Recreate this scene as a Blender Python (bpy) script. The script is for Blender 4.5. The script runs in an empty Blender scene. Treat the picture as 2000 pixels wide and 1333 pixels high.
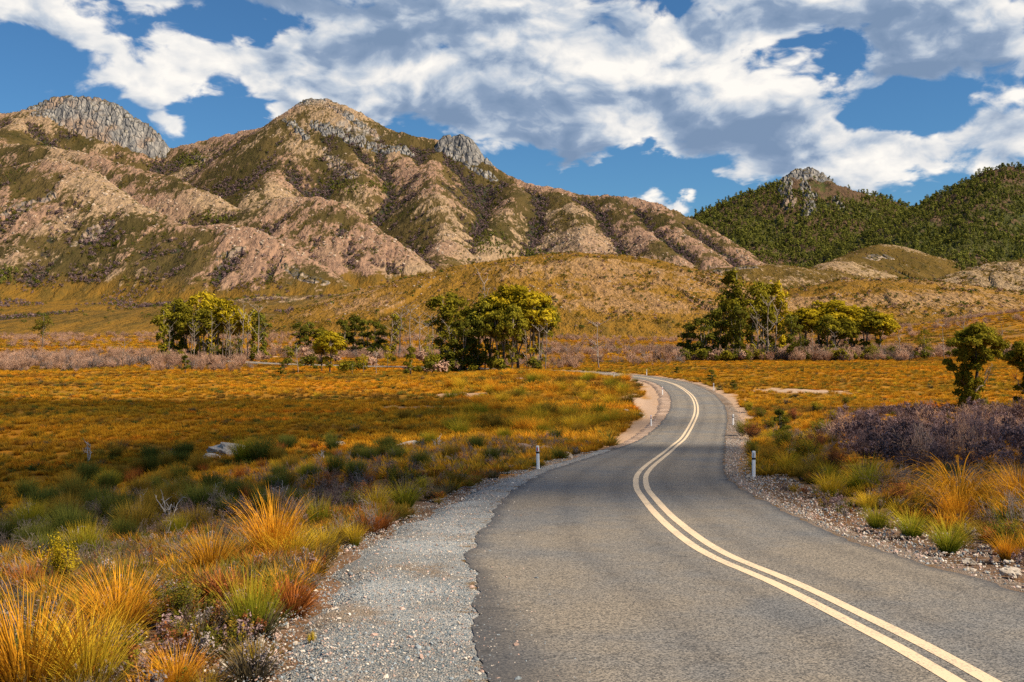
import bpy, math, random
import numpy as np
from mathutils import Vector

# ------------------------------------------------------------------ camera, sky, sun, exposure
R = math.radians
scene = bpy.context.scene
col = scene.collection
rng = np.random.default_rng(11)
random.seed(5)
F = 2000.0           # focal length in photograph pixels (36 mm lens on a 36 mm sensor)
HZ = 640.0           # horizon row in the photograph
ZC = 9.3             # eye height above the plain

cam_d = bpy.data.cameras.new('camera')
cam_d.lens = 36.0; cam_d.sensor_width = 36.0
cam_d.shift_y = -(666.5 - HZ) / 2000.0
cam_d.clip_start = 0.2; cam_d.clip_end = 30000
cam = bpy.data.objects.new('camera', cam_d); col.objects.link(cam)
cam.location = (0, 0, ZC); cam.rotation_euler = (R(90), 0, 0)
scene.camera = cam

SUN = Vector((0.66, -0.27, 0.70)).normalized()
sun_d = bpy.data.lights.new('sun', 'SUN'); sun_d.energy = 5.0; sun_d.angle = R(0.53); sun_d.color = (1.0, 0.87, 0.67)
sun = bpy.data.objects.new('sun', sun_d); col.objects.link(sun)
sun.rotation_euler = SUN.to_track_quat('Z', 'Y').to_euler()
sun.location = (60, -30, 80)

vs = scene.view_settings
vs.view_transform = 'Standard'; vs.look = 'None'; vs.exposure = 0.56; vs.gamma = 1.0; vs.use_curve_mapping = False
scene.render.engine = 'CYCLES'
cy = scene.cycles
cy.max_bounces = 5; cy.diffuse_bounces = 2; cy.glossy_bounces = 1; cy.transmission_bounces = 2; cy.transparent_max_bounces = 6
cy.use_denoising = False
cy.sample_clamp_indirect = 3.0


class NT:
    """small helper for building node trees"""
    def __init__(s, tree):
        s.t = tree; s.t.nodes.clear()
    def node(s, kind, **kw):
        n = s.t.nodes.new(kind)
        for k, v in kw.items(): setattr(n, k, v)
        return n
    def put(s, sock, v):
        if v is None: return
        if isinstance(v, bpy.types.NodeSocket): s.t.links.new(v, sock)
        else:
            if isinstance(v, tuple) and sock.type == 'RGBA' and len(v) == 3: v = v + (1.0,)
            sock.default_value = v
    def m(s, op, a, b=None, c=None, clamp=False):
        n = s.node('ShaderNodeMath', operation=op); n.use_clamp = clamp
        s.put(n.inputs[0], a); s.put(n.inputs[1], b); s.put(n.inputs[2], c)
        return n.outputs[0]
    def vm(s, op, a, b=None):
        n = s.node('ShaderNodeVectorMath', operation=op)
        s.put(n.inputs[0], a)
        if b is not None:
            if op == 'SCALE': s.put(n.inputs['Scale'], b)
            else: s.put(n.inputs[1], b)
        return n.outputs['Value'] if op in ('DOT_PRODUCT', 'LENGTH') else n.outputs[0]
    def mix(s, f, a, b, mode='MIX'):
        n = s.node('ShaderNodeMix', data_type='RGBA', blend_type=mode); n.clamp_factor = True
        s.put(n.inputs[0], f); s.put(n.inputs[6], a); s.put(n.inputs[7], b)
        return n.outputs[2]
    def noise(s, vec, scale, detail=4, rough=0.55, dist=0.0, lac=2.0):
        n = s.node('ShaderNodeTexNoise')
        s.put(n.inputs['Vector'], vec); s.put(n.inputs['Scale'], scale); s.put(n.inputs['Detail'], float(detail))
        s.put(n.inputs['Roughness'], rough); s.put(n.inputs['Distortion'], dist); s.put(n.inputs['Lacunarity'], lac)
        return n.outputs[0]
    def noisec(s, vec, scale, detail=4, rough=0.55):
        n = s.node('ShaderNodeTexNoise')
        s.put(n.inputs['Vector'], vec); s.put(n.inputs['Scale'], scale); s.put(n.inputs['Detail'], float(detail)); s.put(n.inputs['Roughness'], rough)
        return n.outputs[1]
    def voro(s, vec, scale, feature='F1', rand=1.0, out='Distance'):
        n = s.node('ShaderNodeTexVoronoi', feature=feature)
        s.put(n.inputs['Vector'], vec); s.put(n.inputs['Scale'], scale); s.put(n.inputs['Randomness'], rand)
        return n.outputs[out]
    def ss(s, x, lo, hi, a=0.0, b=1.0):
        n = s.node('ShaderNodeMapRange', interpolation_type='SMOOTHSTEP')
        s.put(n.inputs[0], x); s.put(n.inputs[1], lo); s.put(n.inputs[2], hi); s.put(n.inputs[3], a); s.put(n.inputs[4], b)
        return n.outputs[0]
    def attr(s, name, out='Fac'):
        return s.node('ShaderNodeAttribute', attribute_name=name).outputs[out]
    def xyz(s, v):
        n = s.node('ShaderNodeSeparateXYZ'); s.put(n.inputs[0], v); return n.outputs
    def comb(s, x, y, z):
        n = s.node('ShaderNodeCombineXYZ'); s.put(n.inputs[0], x); s.put(n.inputs[1], y); s.put(n.inputs[2], z); return n.outputs[0]
    def bump(s, h, strength=0.5, dist=0.1):
        n = s.node('ShaderNodeBump'); s.put(n.inputs['Strength'], strength); s.put(n.inputs['Distance'], dist); s.put(n.inputs['Height'], h)
        return n.outputs[0]
    def pos(s):
        return s.node('ShaderNodeNewGeometry').outputs['Position']


# sky: physical sky tinted to the deep blue of the day, with cumulus spread over the whole dome
world = bpy.data.worlds.new('World'); scene.world = world; world.use_nodes = True
world.cycles.sampling_method = 'NONE'
def build_sky():
    n = NT(world.node_tree)
    sky = n.node('ShaderNodeTexSky', sky_type='NISHITA')
    sky.sun_disc = False
    sky.sun_elevation = math.asin(SUN.z); sky.sun_rotation = math.atan2(SUN.x, SUN.y)
    sky.altitude = 300; sky.air_density = 1.0; sky.dust_density = 0.3; sky.ozone_density = 2.5
    d = n.node('ShaderNodeTexCoord').outputs['Generated']
    d = n.vm('NORMALIZE', d)
    x, y, z = n.xyz(d)
    az = n.m('ARCTAN2', x, y); el = n.m('ARCSINE', z)
    # cloud field: fractal noise on the dome, pushed by where banks and gaps lie
    p0 = n.comb(x, y, n.m('MULTIPLY', z, 1.75))
    warp = n.vm('SCALE', n.vm('SUBTRACT', n.noisec(p0, 7.0, 3), (0.5, 0.5, 0.5)), 0.07)
    p0 = n.vm('ADD', p0, warp)
    wq = n.xyz(n.vm('SUBTRACT', n.noisec(p0, 9.0, 5, 0.6), (0.5, 0.5, 0.5)))
    azw = n.m('ADD', az, n.m('MULTIPLY', wq[0], 0.13)); elw = n.m('ADD', el, n.m('MULTIPLY', wq[1], 0.07))
    def gauss(px, py, sx, sy, a):
        u = n.m('DIVIDE', n.m('SUBTRACT', azw, math.atan((px - 1000) / F)), sx / F)
        v = n.m('DIVIDE', n.m('SUBTRACT', elw, math.atan((HZ - py) / F)), sy / F)
        r2 = n.m('ADD', n.m('MULTIPLY', u, u), n.m('MULTIPLY', v, v))
        return n.m('MULTIPLY', n.m('EXPONENT', n.m('MULTIPLY', r2, -1.0)), a)
    def total(lst, base):
        acc = base
        for g in lst: acc = n.m('ADD', acc, gauss(*g))
        return acc
    banks = [(470, 150, 330, 110, 0.4), (330, 130, 130, 70, 0.15), (50, 75, 110, 45, 0.34), (300, 10, 420, 36, 0.36), (960, 110, 300, 150, 0.42), (1250, 150, 330, 110, 0.38), (1420, 245, 180, 70, 0.26), (1800, 150, 330, 120, 0.4), (1650, 40, 420, 70, 0.3), (1890, 340, 130, 80, 0.42), (1640, 300, 110, 60, 0.36), (1000, 240, 190, 40, 0.3), (330, 250, 45, 50, 0.3), (560, 215, 60, 50, 0.2), (1060, 275, 120, 30, 0.2), (1420, 355, 40, 20, 0.24), (1130, 312, 45, 18, 0.36), (1320, 400, 60, 30, 0.38), (1090, 360, 45, 16, 0.2), (70, 170, 110, 55, -0.378), (210, 60, 60, 30, -0.162), (470, 62, 150, 26, -0.36), (520, 90, 25, 22, -0.18), (1330, 12, 30, 22, -0.378), (1412, 32, 26, 16, -0.27), (1560, 95, 120, 20, -0.306), (1640, 145, 55, 32, -0.378), (1750, 225, 110, 26, -0.306), (1240, 335, 200, 55, -0.342), (1780, 265, 90, 30, -0.306), (420, 240, 60, 40, -0.27), (1790, 380, 50, 50, -0.18)]
    banks += [(1500, 290, 130, 40, .22), (1720, 330, 100, 50, .30), (1880, 270, 120, 40, .16), (640, 235, 110, 40, .2), (1180, 250, 160, 30, .18), (1500, 330, 60, 30, .15), (1270, 385, 90, 30, .15), (1455, 355, 40, 16, .18), (1650, 355, 60, 28, .18), (1380, 300, 70, 22, .16), (1560, 330, 50, 22, .16), (1790, 340, 40, 40, .12), (1120, 318, 50, 14, .14)]
    cover = total(banks, 0.035)
    above = n.ss(el, 0.30, 0.55, 0.0, 0.02)
    cover = n.m('ADD', cover, above)
    def dens(p, detail, fine=True):
        acc = n.m('ADD', n.m('MULTIPLY', n.m('SUBTRACT', n.noise(p, 8.5, detail, 0.58), 0.5), 1.55), 0.5)
        for sc_, w_ in ((13.0, 0.24), (29.0, 0.15)) + (((66.0, 0.10),) if fine else ()):
            acc = n.m('ADD', acc, n.m('MULTIPLY', n.m('SUBTRACT', 0.5, n.voro(p, sc_, 'F1')), w_))
        return acc
    thr = 0.70
    d0 = dens(p0, 8)
    D = n.m('SUBTRACT', n.m('ADD', d0, cover), thr)
    p1 = n.vm('ADD', p0, (0.014, 0.0, 0.026))
    p2 = n.vm('ADD', p0, (0.045, 0.0, 0.10))
    l1 = n.m('SUBTRACT', d0, dens(p1, 6))
    l2 = n.m('SUBTRACT', n.noise(p0, 5.0, 3), n.noise(p2, 5.0, 3))
    alpha = n.ss(D, -0.02, 0.17)
    shade = total([(1030, 215, 300, 42, -0.3276), (820, 200, 120, 60, -0.23399999999999999), (1230, 50, 60, 36, -0.39), (1540, 225, 70, 26, -0.31200000000000006), (1900, 190, 210, 30, -0.2964), (1600, 50, 200, 34, -0.12480000000000001), (300, 22, 300, 26, -0.27299999999999996), (700, 110, 120, 60, -0.1404), (1380, 80, 70, 30, -0.27299999999999996), (480, 150, 200, 60, 0.22), (960, 75, 130, 60, 0.22), (1230, 130, 150, 40, 0.22), (1440, 160, 90, 60, 0.15), (1850, 330, 100, 60, 0.1), (1300, 60, 60, 40, 0.1)], 0.58)
    lit = n.m('ADD', shade, n.m('ADD', n.m('MULTIPLY', l1, 1.7), n.m('MULTIPLY', l2, 1.9)))
    thin = n.ss(D, 0.02, 0.35, 0.20, -0.06)
    lit = n.m('ADD', lit, thin, clamp=True)
    ramp = n.node('ShaderNodeValToRGB'); n.put(ramp.inputs[0], lit)
    e = ramp.color_ramp.elements
    e[0].position = 0.0; e[0].color = (0.20, 0.29, 0.44, 1)
    e[1].position = 1.0; e[1].color = (1.0, 0.96, 0.90, 1)
    for pz, c in ((0.25, (0.26, 0.35, 0.50, 1)), (0.5, (0.50, 0.57, 0.67, 1)), (0.75, (0.80, 0.80, 0.80, 1))):
        k = e.new(pz); k.color = c
    blue = n.mix(1.0, sky.outputs[0], (0.40, 0.70, 0.92, 1.0), 'MULTIPLY')
    bg1 = n.node('ShaderNodeBackground'); n.put(bg1.inputs[0], blue); bg1.inputs[1].default_value = 0.071
    bg2 = n.node('ShaderNodeBackground'); n.put(bg2.inputs[0], ramp.outputs[0]); bg2.inputs[1].default_value = 0.69
    mx = n.node('ShaderNodeMixShader'); n.put(mx.inputs[0], n.m('MULTIPLY', alpha, n.ss(el, -0.05, 0.01)))
    n.t.links.new(bg1.outputs[0], mx.inputs[1]); n.t.links.new(bg2.outputs[0], mx.inputs[2])
    out = n.node('ShaderNodeOutputWorld'); n.t.links.new(mx.outputs[0], out.inputs[0])
build_sky()

# ------------------------------------------------------------------ helpers
def tag(o, label=None, cat=None, group=None, kind=None):
    if label: o['label'] = label
    if cat: o['category'] = cat
    if group: o['group'] = group
    if kind: o['kind'] = kind
    return o

def mesh_arrays(name, V, faces_idx, nper, attrs=None, smooth=False):
    """V (n,3); faces_idx flat array; nper = verts per face (int or array)"""
    me = bpy.data.meshes.new(name)
    V = np.ascontiguousarray(V, dtype=np.float32); faces_idx = np.ascontiguousarray(faces_idx, dtype=np.int32).ravel()
    me.vertices.add(len(V)); me.vertices.foreach_set('co', V.ravel())
    me.loops.add(len(faces_idx)); me.loops.foreach_set('vertex_index', faces_idx)
    if np.isscalar(nper):
        nf = len(faces_idx) // nper; st = np.arange(nf, dtype=np.int32) * nper
    else:
        nper = np.asarray(nper, dtype=np.int32); nf = len(nper); st = np.concatenate([[0], np.cumsum(nper)[:-1]]).astype(np.int32)
    me.polygons.add(nf); me.polygons.foreach_set('loop_start', st)
    if smooth: me.polygons.foreach_set('use_smooth', np.ones(nf, dtype=bool))
    for k, a in (attrs or {}).items():
        a = np.ascontiguousarray(a, dtype=np.float32)
        if a.ndim == 1:
            at = me.attributes.new(k, 'FLOAT', 'POINT'); at.data.foreach_set('value', a)
        else:
            at = me.attributes.new(k, 'FLOAT_VECTOR', 'POINT'); at.data.foreach_set('vector', a.ravel())
    me.update(calc_edges=True)
    return me

def link(name, me, mat=None, parent=None):
    o = bpy.data.objects.new(name, me); col.objects.link(o)
    if mat is not None and len(me.materials) == 0: me.materials.append(mat)
    if parent is not None: o.parent = parent
    return o

def empty(name, loc=(0, 0, 0), rz=0.0, sc=1.0):
    o = bpy.data.objects.new(name, None); col.objects.link(o)
    o.empty_display_size = 0.3
    o.location = loc; o.rotation_euler = (0, 0, rz); o.scale = (sc, sc, sc)
    return o

def grid_faces(nr, nc):
    i = np.arange(nr - 1)[:, None] * nc + np.arange(nc - 1)[None, :]
    return np.stack([i, i + 1, i + 1 + nc, i + nc], -1).reshape(-1)

_perm = np.random.default_rng(3).permutation(4096)
_ang = np.random.default_rng(4).random(4096) * 2 * np.pi
_gx, _gy = np.cos(_ang), np.sin(_ang)
def perlin(x, y, seed=0):
    x = np.asarray(x, dtype=np.float64); y = np.asarray(y, dtype=np.float64)
    xi = np.floor(x).astype(np.int64); yi = np.floor(y).astype(np.int64)
    xf = x - xi; yf = y - yi
    def g(ix, iy, dx, dy):
        h = _perm[(_perm[(ix + seed * 131) & 4095] + iy) & 4095]
        return _gx[h] * dx + _gy[h] * dy
    u = xf * xf * xf * (xf * (xf * 6 - 15) + 10); v = yf * yf * yf * (yf * (yf * 6 - 15) + 10)
    a = g(xi, yi, xf, yf); b = g(xi + 1, yi, xf - 1, yf); c = g(xi, yi + 1, xf, yf - 1); d = g(xi + 1, yi + 1, xf - 1, yf - 1)
    return ((a + u * (b - a)) + v * ((c + u * (d - c)) - (a + u * (b - a)))) * 1.5
def fbm(x, y, octv=4, seed=0, gain=0.5):
    s = 0; a = 1.0; t = 0
    for k in range(octv):
        s = s + a * perlin(x * 2 ** k, y * 2 ** k, seed + k * 7); t += a; a *= gain
    return s / t
def ridged(x, y, octv=4, seed=0):
    s = 0; a = 1.0; t = 0
    for k in range(octv):
        s = s + a * (1 - np.abs(perlin(x * 2 ** k, y * 2 ** k, seed + k * 7)) * 1.6); t += a; a *= 0.5
    return s / t
def sstep(x, a, b):
    t = np.clip((np.asarray(x, dtype=np.float64) - a) / (b - a), 0, 1); return t * t * (3 - 2 * t)
def smin(a, b, k):
    h = np.clip(0.5 + 0.5 * (b - a) / k, 0, 1); return b + (a - b) * h - k * h * (1 - h)
def smax(a, b, k): return -smin(-a, -b, k)

def drop_road(Y):
    """how far the road lies below the eye at distance Y"""
    return smin(2.8 + 0.075 * Y, 9.3 + 0 * Y, 0.9)
def Y_of_row(py, X_over=0):
    lo, hi = 2.0, 5000.0
    for _ in range(70):
        mid = (lo + hi) / 2
        if HZ + F * drop_road(mid) / mid > py: lo = mid
        else: hi = mid
    return (lo + hi) / 2
def at(px, py, Y):
    """a point seen at (px,py) that stands Y metres away"""
    return np.array([(px - 1000) / F * Y, Y, ZC - (py - HZ) / F * Y])

# ------------------------------------------------------------------ road course
_c = [(1900, 1333), (1692, 1220), (1532, 1140), (1392, 1080), (1312, 1022), (1272, 980), (1252, 948), (1261, 918), (1304, 883), (1341, 847),
      (1360, 805), (1353, 777), (1330, 759), (1306, 749), (1269, 741), (1223, 734.6)]
pts = []
for px, py in _c:
    Yv = Y_of_row(py); pts.append(((px - 1000) / F * Yv, Yv))
pts = [(4.9, -14.0), (4.75, -3.0)] + pts + [(14.0, 214.0), (-3.0, 228.0), (-30.0, 243.0), (-60.0, 262.0), (-95.0, 300.0), (-150.0, 330.0), (-230.0, 345.0)]
pts = np.array(pts)
def catmull(P, n):
    out = []
    for i in range(len(P) - 1):
        p0 = P[max(i - 1, 0)]; p1 = P[i]; p2 = P[i + 1]; p3 = P[min(i + 2, len(P) - 1)]
        for t in np.linspace(0, 1, n, endpoint=False):
            out.append(0.5 * ((2 * p1) + (-p0 + p2) * t + (2 * p0 - 5 * p1 + 4 * p2 - p3) * t * t + (-p0 + 3 * p1 - 3 * p2 + p3) * t ** 3))
    out.append(P[-1]); return np.array(out)
rc = catmull(pts, 30)
seg = np.r_[0, np.cumsum(np.hypot(*np.diff(rc, axis=0).T))]
NS = 1400
# dense near the eye, sparse far away
sN = np.linspace(0, 1, NS) ** 1.35 * seg[-1]
rc = np.stack([np.interp(sN, seg, rc[:, 0]), np.interp(sN, seg, rc[:, 1])], 1)
for _ in range(12): rc[1:-1] = 0.25 * rc[:-2] + 0.5 * rc[1:-1] + 0.25 * rc[2:]
tg = np.gradient(rc, axis=0); tg /= np.linalg.norm(tg, axis=1)[:, None]
nrm = np.stack([tg[:, 1], -tg[:, 0]], 1)          # to the right of travel
wl = np.interp(rc[:, 1], [0, 10, 14, 18, 23, 28, 35, 45, 63, 100, 140, 200], [4.9, 4.9, 4.95, 4.7, 4.35, 4.3, 4.15, 3.85, 3.4, 3.0, 3.0, 3.1])
wr = np.interp(rc[:, 1], [0, 30, 60, 100, 200], [3.15, 3.25, 3.25, 3.3, 3.3])

def road_dist(X, Y):
    """signed distance to the centreline (right positive) for arrays; inf where far"""
    X = np.asarray(X, float); Y = np.asarray(Y, float)
    best = np.full(X.shape, 1e9); sg = np.full(X.shape, 1e9)
    idx = np.nonzero((X > -245) & (X < 60) & (Y < 365))[0]
    if len(idx) == 0: return sg
    P = rc[::6]; N = nrm[::6]; T = tg[::6]
    for k in range(0, len(idx), 20000):
        ii = idx[k:k + 20000]
        dx = X[ii, None] - P[None, :, 0]; dy = Y[ii, None] - P[None, :, 1]
        j = np.argmin(dx * dx + dy * dy, 1); r = np.arange(len(ii))
        sg[ii] = dx[r, j] * N[j, 0] + dy[r, j] * N[j, 1]
        al = dx[r, j] * T[j, 0] + dy[r, j] * T[j, 1]
        far = np.hypot(dx[r, j], dy[r, j])
        sg[ii] = np.where(np.abs(al) > 3.0, np.sign(sg[ii]) * far, sg[ii])
    return sg

def base_z(X, Y):
    X = np.asarray(X, float); Y = np.asarray(Y, float)
    h = 2.8 + 0.075 * np.maximum(Y, -10) + 0.11 * np.maximum(0, -X - 4.5 + 0.02 * Y) * sstep(Y, 4, 16) - 0.02 * np.maximum(0, X - 9) * sstep(Y, 6, 20) * (1 - sstep(Y, 60, 90))
    h = smin(h, 9.3 + 0 * X, 0.9)
    z = ZC - h
    z = z + 1.9 * np.exp(-(((X - 2) / 15) ** 2 + ((Y - 168) / 24) ** 2))
    z = z + 0.009 * np.maximum(0, Y - 320) + 17 * sstep(X / np.maximum(Y, 1), 0.26, 0.56) * sstep(Y, 290, 540)
    return z
def ground_z(X, Y, sd=None):
    X = np.asarray(X, float); Y = np.asarray(Y, float)
    if sd is None: sd = road_dist(X.ravel(), Y.ravel()).reshape(X.shape)
    ad = np.where(sd < 0, -sd - 3.3, sd - 3.2)
    off = sstep(ad, 1.5, 7.0)
    amp = 0.10 + 0.25 * sstep(np.abs(X), 5, 40)
    nz = fbm(X / 9, Y / 9, 3, 5) * amp + fbm(X / 1.3, Y / 1.3, 2, 9) * 0.07
    z = base_z(X, Y) + off * nz - 0.04 * sstep(ad, 1.0, 2.5)
    # the road bench is cut level across: use the centreline's own height near it
    return z
def bench_z(Y): return ZC - drop_road(Y)

# ------------------------------------------------------------------ materials
MATS = {}
def new_mat(name):
    m = bpy.data.materials.new(name); m.use_nodes = True; MATS[name] = m
    return m, NT(m.node_tree)
def out_diffuse(n, colr, rough=0.9, normal=None, spec=0.15):
    b = n.node('ShaderNodeBsdfPrincipled')
    n.put(b.inputs['Base Color'], colr); n.put(b.inputs['Roughness'], rough); b.inputs['Specular IOR Level'].default_value = spec
    if normal is not None: n.put(b.inputs['Normal'], normal)
    o = n.node('ShaderNodeOutputMaterial'); n.t.links.new(b.outputs[0], o.inputs[0])

def simple_mat(name, c, rough=0.7, spec=0.2, var=0.12, scale=6.0):
    m, n = new_mat(name)
    v = n.noise(n.pos(), scale, 4)
    c2 = n.mix(v, tuple(k * (1 - var) for k in c), tuple(min(1, k * (1 + var)) for k in c))
    out_diffuse(n, c2, rough, None, spec); return m

# asphalt: worn sprayed seal, pale aggregate showing
def mat_asphalt():
    m, n = new_mat('asphalt')
    p = n.pos()
    big = n.noise(p, 0.22, 3); mid = n.noise(p, 1.7, 4)
    grit = n.voro(p, 55.0, 'F1', 1.0, 'Color'); g1 = n.xyz(grit)[0]
    grit2 = n.noise(p, 26.0, 3, 0.7)
    tone = n.m('ADD', n.m('MULTIPLY', g1, 0.55), n.m('MULTIPLY', grit2, 0.6))
    c = n.mix(n.ss(tone, 0.25, 0.95), (0.068, 0.066, 0.063), (0.350, 0.308, 0.258))
    worn = n.mix(n.ss(n.m('ADD', big, n.m('MULTIPLY', mid, 0.35)), 0.45, 0.85), (0.80, 0.86, 0.95), (1.12, 1.04, 0.92))
    c = n.mix(1.0, c, worn, 'MULTIPLY')
    lat = n.attr('lat')
    trk = n.m('ADD', n.ss(n.m('ABSOLUTE', n.m('SUBTRACT', n.m('ABSOLUTE', lat), 0.85)), 0.0, 0.45, 1.0, 0.0), n.ss(n.m('ABSOLUTE', n.m('SUBTRACT', n.m('ABSOLUTE', lat), 2.45)), 0.0, 0.45, 1.0, 0.0))
    c = n.mix(n.m('MULTIPLY', trk, n.m('ADD', 0.22, n.m('MULTIPLY', mid, 0.45))), c, n.mix(1.0, c, (0.66, 0.67, 0.70), 'MULTIPLY'))
    sp = n.noise(p, 5.0, 3, 0.6)
    c = n.mix(n.ss(sp, 0.60, 0.74, 0.0, 0.45), c, (0.07, 0.066, 0.06))
    edge = n.attr('edge')          # 0 in the lanes, 1 at the ragged rim
    c = n.mix(n.m('MULTIPLY', edge, 0.75), c, (0.055, 0.055, 0.06))
    crack = n.voro(n.vm('ADD', p, n.vm('SCALE', n.noisec(p, 0.8, 4), 1.6)), 0.16, 'DISTANCE_TO_EDGE')
    c = n.mix(n.m('MULTIPLY', n.ss(crack, 0.0, 0.004, 1.0, 0.0), 0.4), c, (0.03, 0.03, 0.03))
    h = n.m('ADD', g1, n.m('MULTIPLY', grit2, 0.6))
    out_diffuse(n, c, 0.85, n.bump(h, 0.35, 0.012), 0.25); return m
def mat_line():
    m, n = new_mat('line_paint')
    p = n.pos()
    w = n.noise(p, 30.0, 4, 0.7); w2 = n.noise(p, 1.2, 3)
    c = n.mix(n.ss(n.m('ADD', w, n.m('MULTIPLY', w2, 0.35)), 0.68, 0.84), (0.80, 0.60, 0.38), (0.36, 0.30, 0.23))
    out_diffuse(n, c, 0.7, n.bump(w, 0.2, 0.006), 0.2); return m
def mat_gravel(name, a, b, rust):
    m, n = new_mat(name)
    p = n.pos()
    v = n.xyz(n.voro(p, 38.0, 'F1', 1.0, 'Color'))
    f = n.voro(p, 38.0, 'F1')
    k = n.noise(p, 0.55, 5, 0.65); k2 = n.noise(p, 14.0, 3)
    c = n.mix(v[0], a, b)
    c = n.mix(n.m('MULTIPLY', n.ss(v[1], 0.55, 0.8), 0.7 if 'grey' in name else 0.15), c, (0.10, 0.17, 0.21))
    c = n.mix(n.m('MULTIPLY', n.ss(k, 0.50, 0.68), 0.75), c, rust)
    c = n.mix(n.ss(k2, 0.35, 0.25), c, (0.05, 0.045, 0.04))
    big = n.noise(p, 0.35, 4, 0.6); c = n.mix(1.0, c, n.mix(n.ss(big, 0.35, 0.65), (0.72, 0.70, 0.68), (1.1, 1.1, 1.1)), 'MULTIPLY')
    rim = n.m('ADD', n.m('MULTIPLY', n.attr('rim'), 0.62), n.m('MULTIPLY', n.m('SUBTRACT', n.noise(p, 2.2, 5, 0.72), 0.5), 2.2))
    c = n.mix(n.ss(rim, 0.60, 0.95), c, n.mix(k2, (0.10, 0.06, 0.02), (0.26, 0.14, 0.035)))
    out_diffuse(n, c, 0.9, n.bump(n.m('SUBTRACT', 1.0, f), 0.8, 0.03), 0.15); return m
def mat_ground():
    m, n = new_mat('heath_ground')
    p = n.pos(); x, y, z = n.xyz(p)
    ps = n.comb(n.m('MULTIPLY', x, 0.35), y, 0.0)
    a = n.noise(ps, 0.035, 4); b = n.noise(ps, 0.11, 5, 0.65); c0 = n.noise(p, 1.1, 5, 0.7); c1 = n.noise(p, 6.0, 3, 0.7)
    c = n.mix(n.ss(a, 0.36, 0.64), (0.37, 0.155, 0.014), (0.27, 0.135, 0.016))
    c = n.mix(n.ss(b, 0.50, 0.66), c, (0.55, 0.215, 0.018))
    c = n.mix(n.m('MULTIPLY', n.ss(b, 0.44, 0.34), 0.8), c, (0.10, 0.085, 0.02))
    c = n.mix(n.ss(c0, 0.52, 0.68), c, (0.13, 0.085, 0.025))
    far = n.ss(y, 330.0, 520.0)
    pk = n.noise(ps, 0.022, 5, 0.6)
    c = n.mix(n.m('MULTIPLY', far, n.ss(pk, 0.47, 0.56)), c, (0.22, 0.125, 0.075))
    near = n.ss(y, 30.0, 50.0, 1.0, 0.0)
    soil = n.mix(n.ss(c0, 0.35, 0.65), (0.06, 0.042, 0.032), (0.17, 0.115, 0.09))  # bare soil, toned darker to stand for deep shade between plants
    soil = n.mix(n.ss(c1, 0.58, 0.72), soil, (0.42, 0.34, 0.29))
    c = n.mix(n.m('MULTIPLY', near, 0.8), c, soil)
    sh = n.attr('bare')
    pale = n.mix(c1, (0.34, 0.215, 0.14), (0.58, 0.41, 0.285))
    c = n.mix(sh, c, pale)
    out_diffuse(n, c, 0.95, n.bump(n.m('ADD', c0, n.m('MULTIPLY', c1, 0.3)), 0.6, 0.25), 0.05); return m

# rock-and-heath mountainside: rock on the spurs, green heath on the flanks, grey burnt scrub in the gullies
def mat_mountain(name, rockA, rockB, heathA, heathB, scrub, scale=1.0, speck=1.0):
    m, n = new_mat(name)
    p = n.pos()
    rock = n.attr('rock'); gul = n.attr('gully'); crag = n.attr('crag'); toe = n.attr('toe')
    q = n.vm('MULTIPLY', p, (1.0, 0.45, 0.28))
    f1 = n.noise(q, 0.014 * scale, 5, 0.62); f2 = n.noise(q, 0.05 * scale, 5, 0.7); f3 = n.noise(q, 0.16 * scale, 4, 0.75)
    big = n.noise(p, 0.0028, 3)
    rc_ = n.mix(n.ss(big, 0.42, 0.58), rockA, rockB)
    rc_ = n.mix(n.ss(f3, 0.35, 0.65), n.mix(1.0, rc_, (0.62, 0.62, 0.66), 'MULTIPLY'), n.mix(1.0, rc_, (1.25, 1.22, 1.18), 'MULTIPLY'))
    he = n.mix(n.ss(f1, 0.38, 0.62), heathA, heathB)
    he = n.mix(n.ss(f2, 0.50, 0.66), he, n.mix(1.0, he, (0.5, 0.58, 0.6), 'MULTIPLY'))
    he = n.mix(n.m('MULTIPLY', toe, 0.8), he, n.mix(n.ss(f2, 0.4, 0.62), (0.27, 0.135, 0.018), (0.155, 0.092, 0.018)))
    r = n.m('ADD', n.m('ADD', rock, n.m('MULTIPLY', n.m('SUBTRACT', f2, 0.5), 2.1 * speck)), n.m('MULTIPLY', n.m('SUBTRACT', f3, 0.5), 1.5 * speck))
    c = n.mix(n.ss(r, 0.38, 0.66), he, rc_)
    g = n.m('ADD', gul, n.m('ADD', n.m('MULTIPLY', n.m('SUBTRACT', f1, 0.5), 1.0), n.m('MULTIPLY', n.m('SUBTRACT', f2, 0.5), 1.0)))
    sc = n.mix(n.ss(f3, 0.4, 0.6), scrub, (0.045, 0.055, 0.022))
    c = n.mix(n.ss(g, 0.45, 0.75), c, sc)
    grey = n.mix(n.ss(f3, 0.36, 0.64), (0.17, 0.165, 0.165), (0.42, 0.39, 0.355))
    c = n.mix(n.ss(n.m('ADD', crag, n.m('MULTIPLY', n.m('SUBTRACT', f2, 0.5), 0.8)), 0.4, 0.7), c, grey)
    h = n.m('ADD', n.m('MULTIPLY', f2, 6.0), n.m('MULTIPLY', f3, 3.0))
    out_diffuse(n, c, 0.95, n.bump(h, 0.75, 2.2), 0.05); return m
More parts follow.
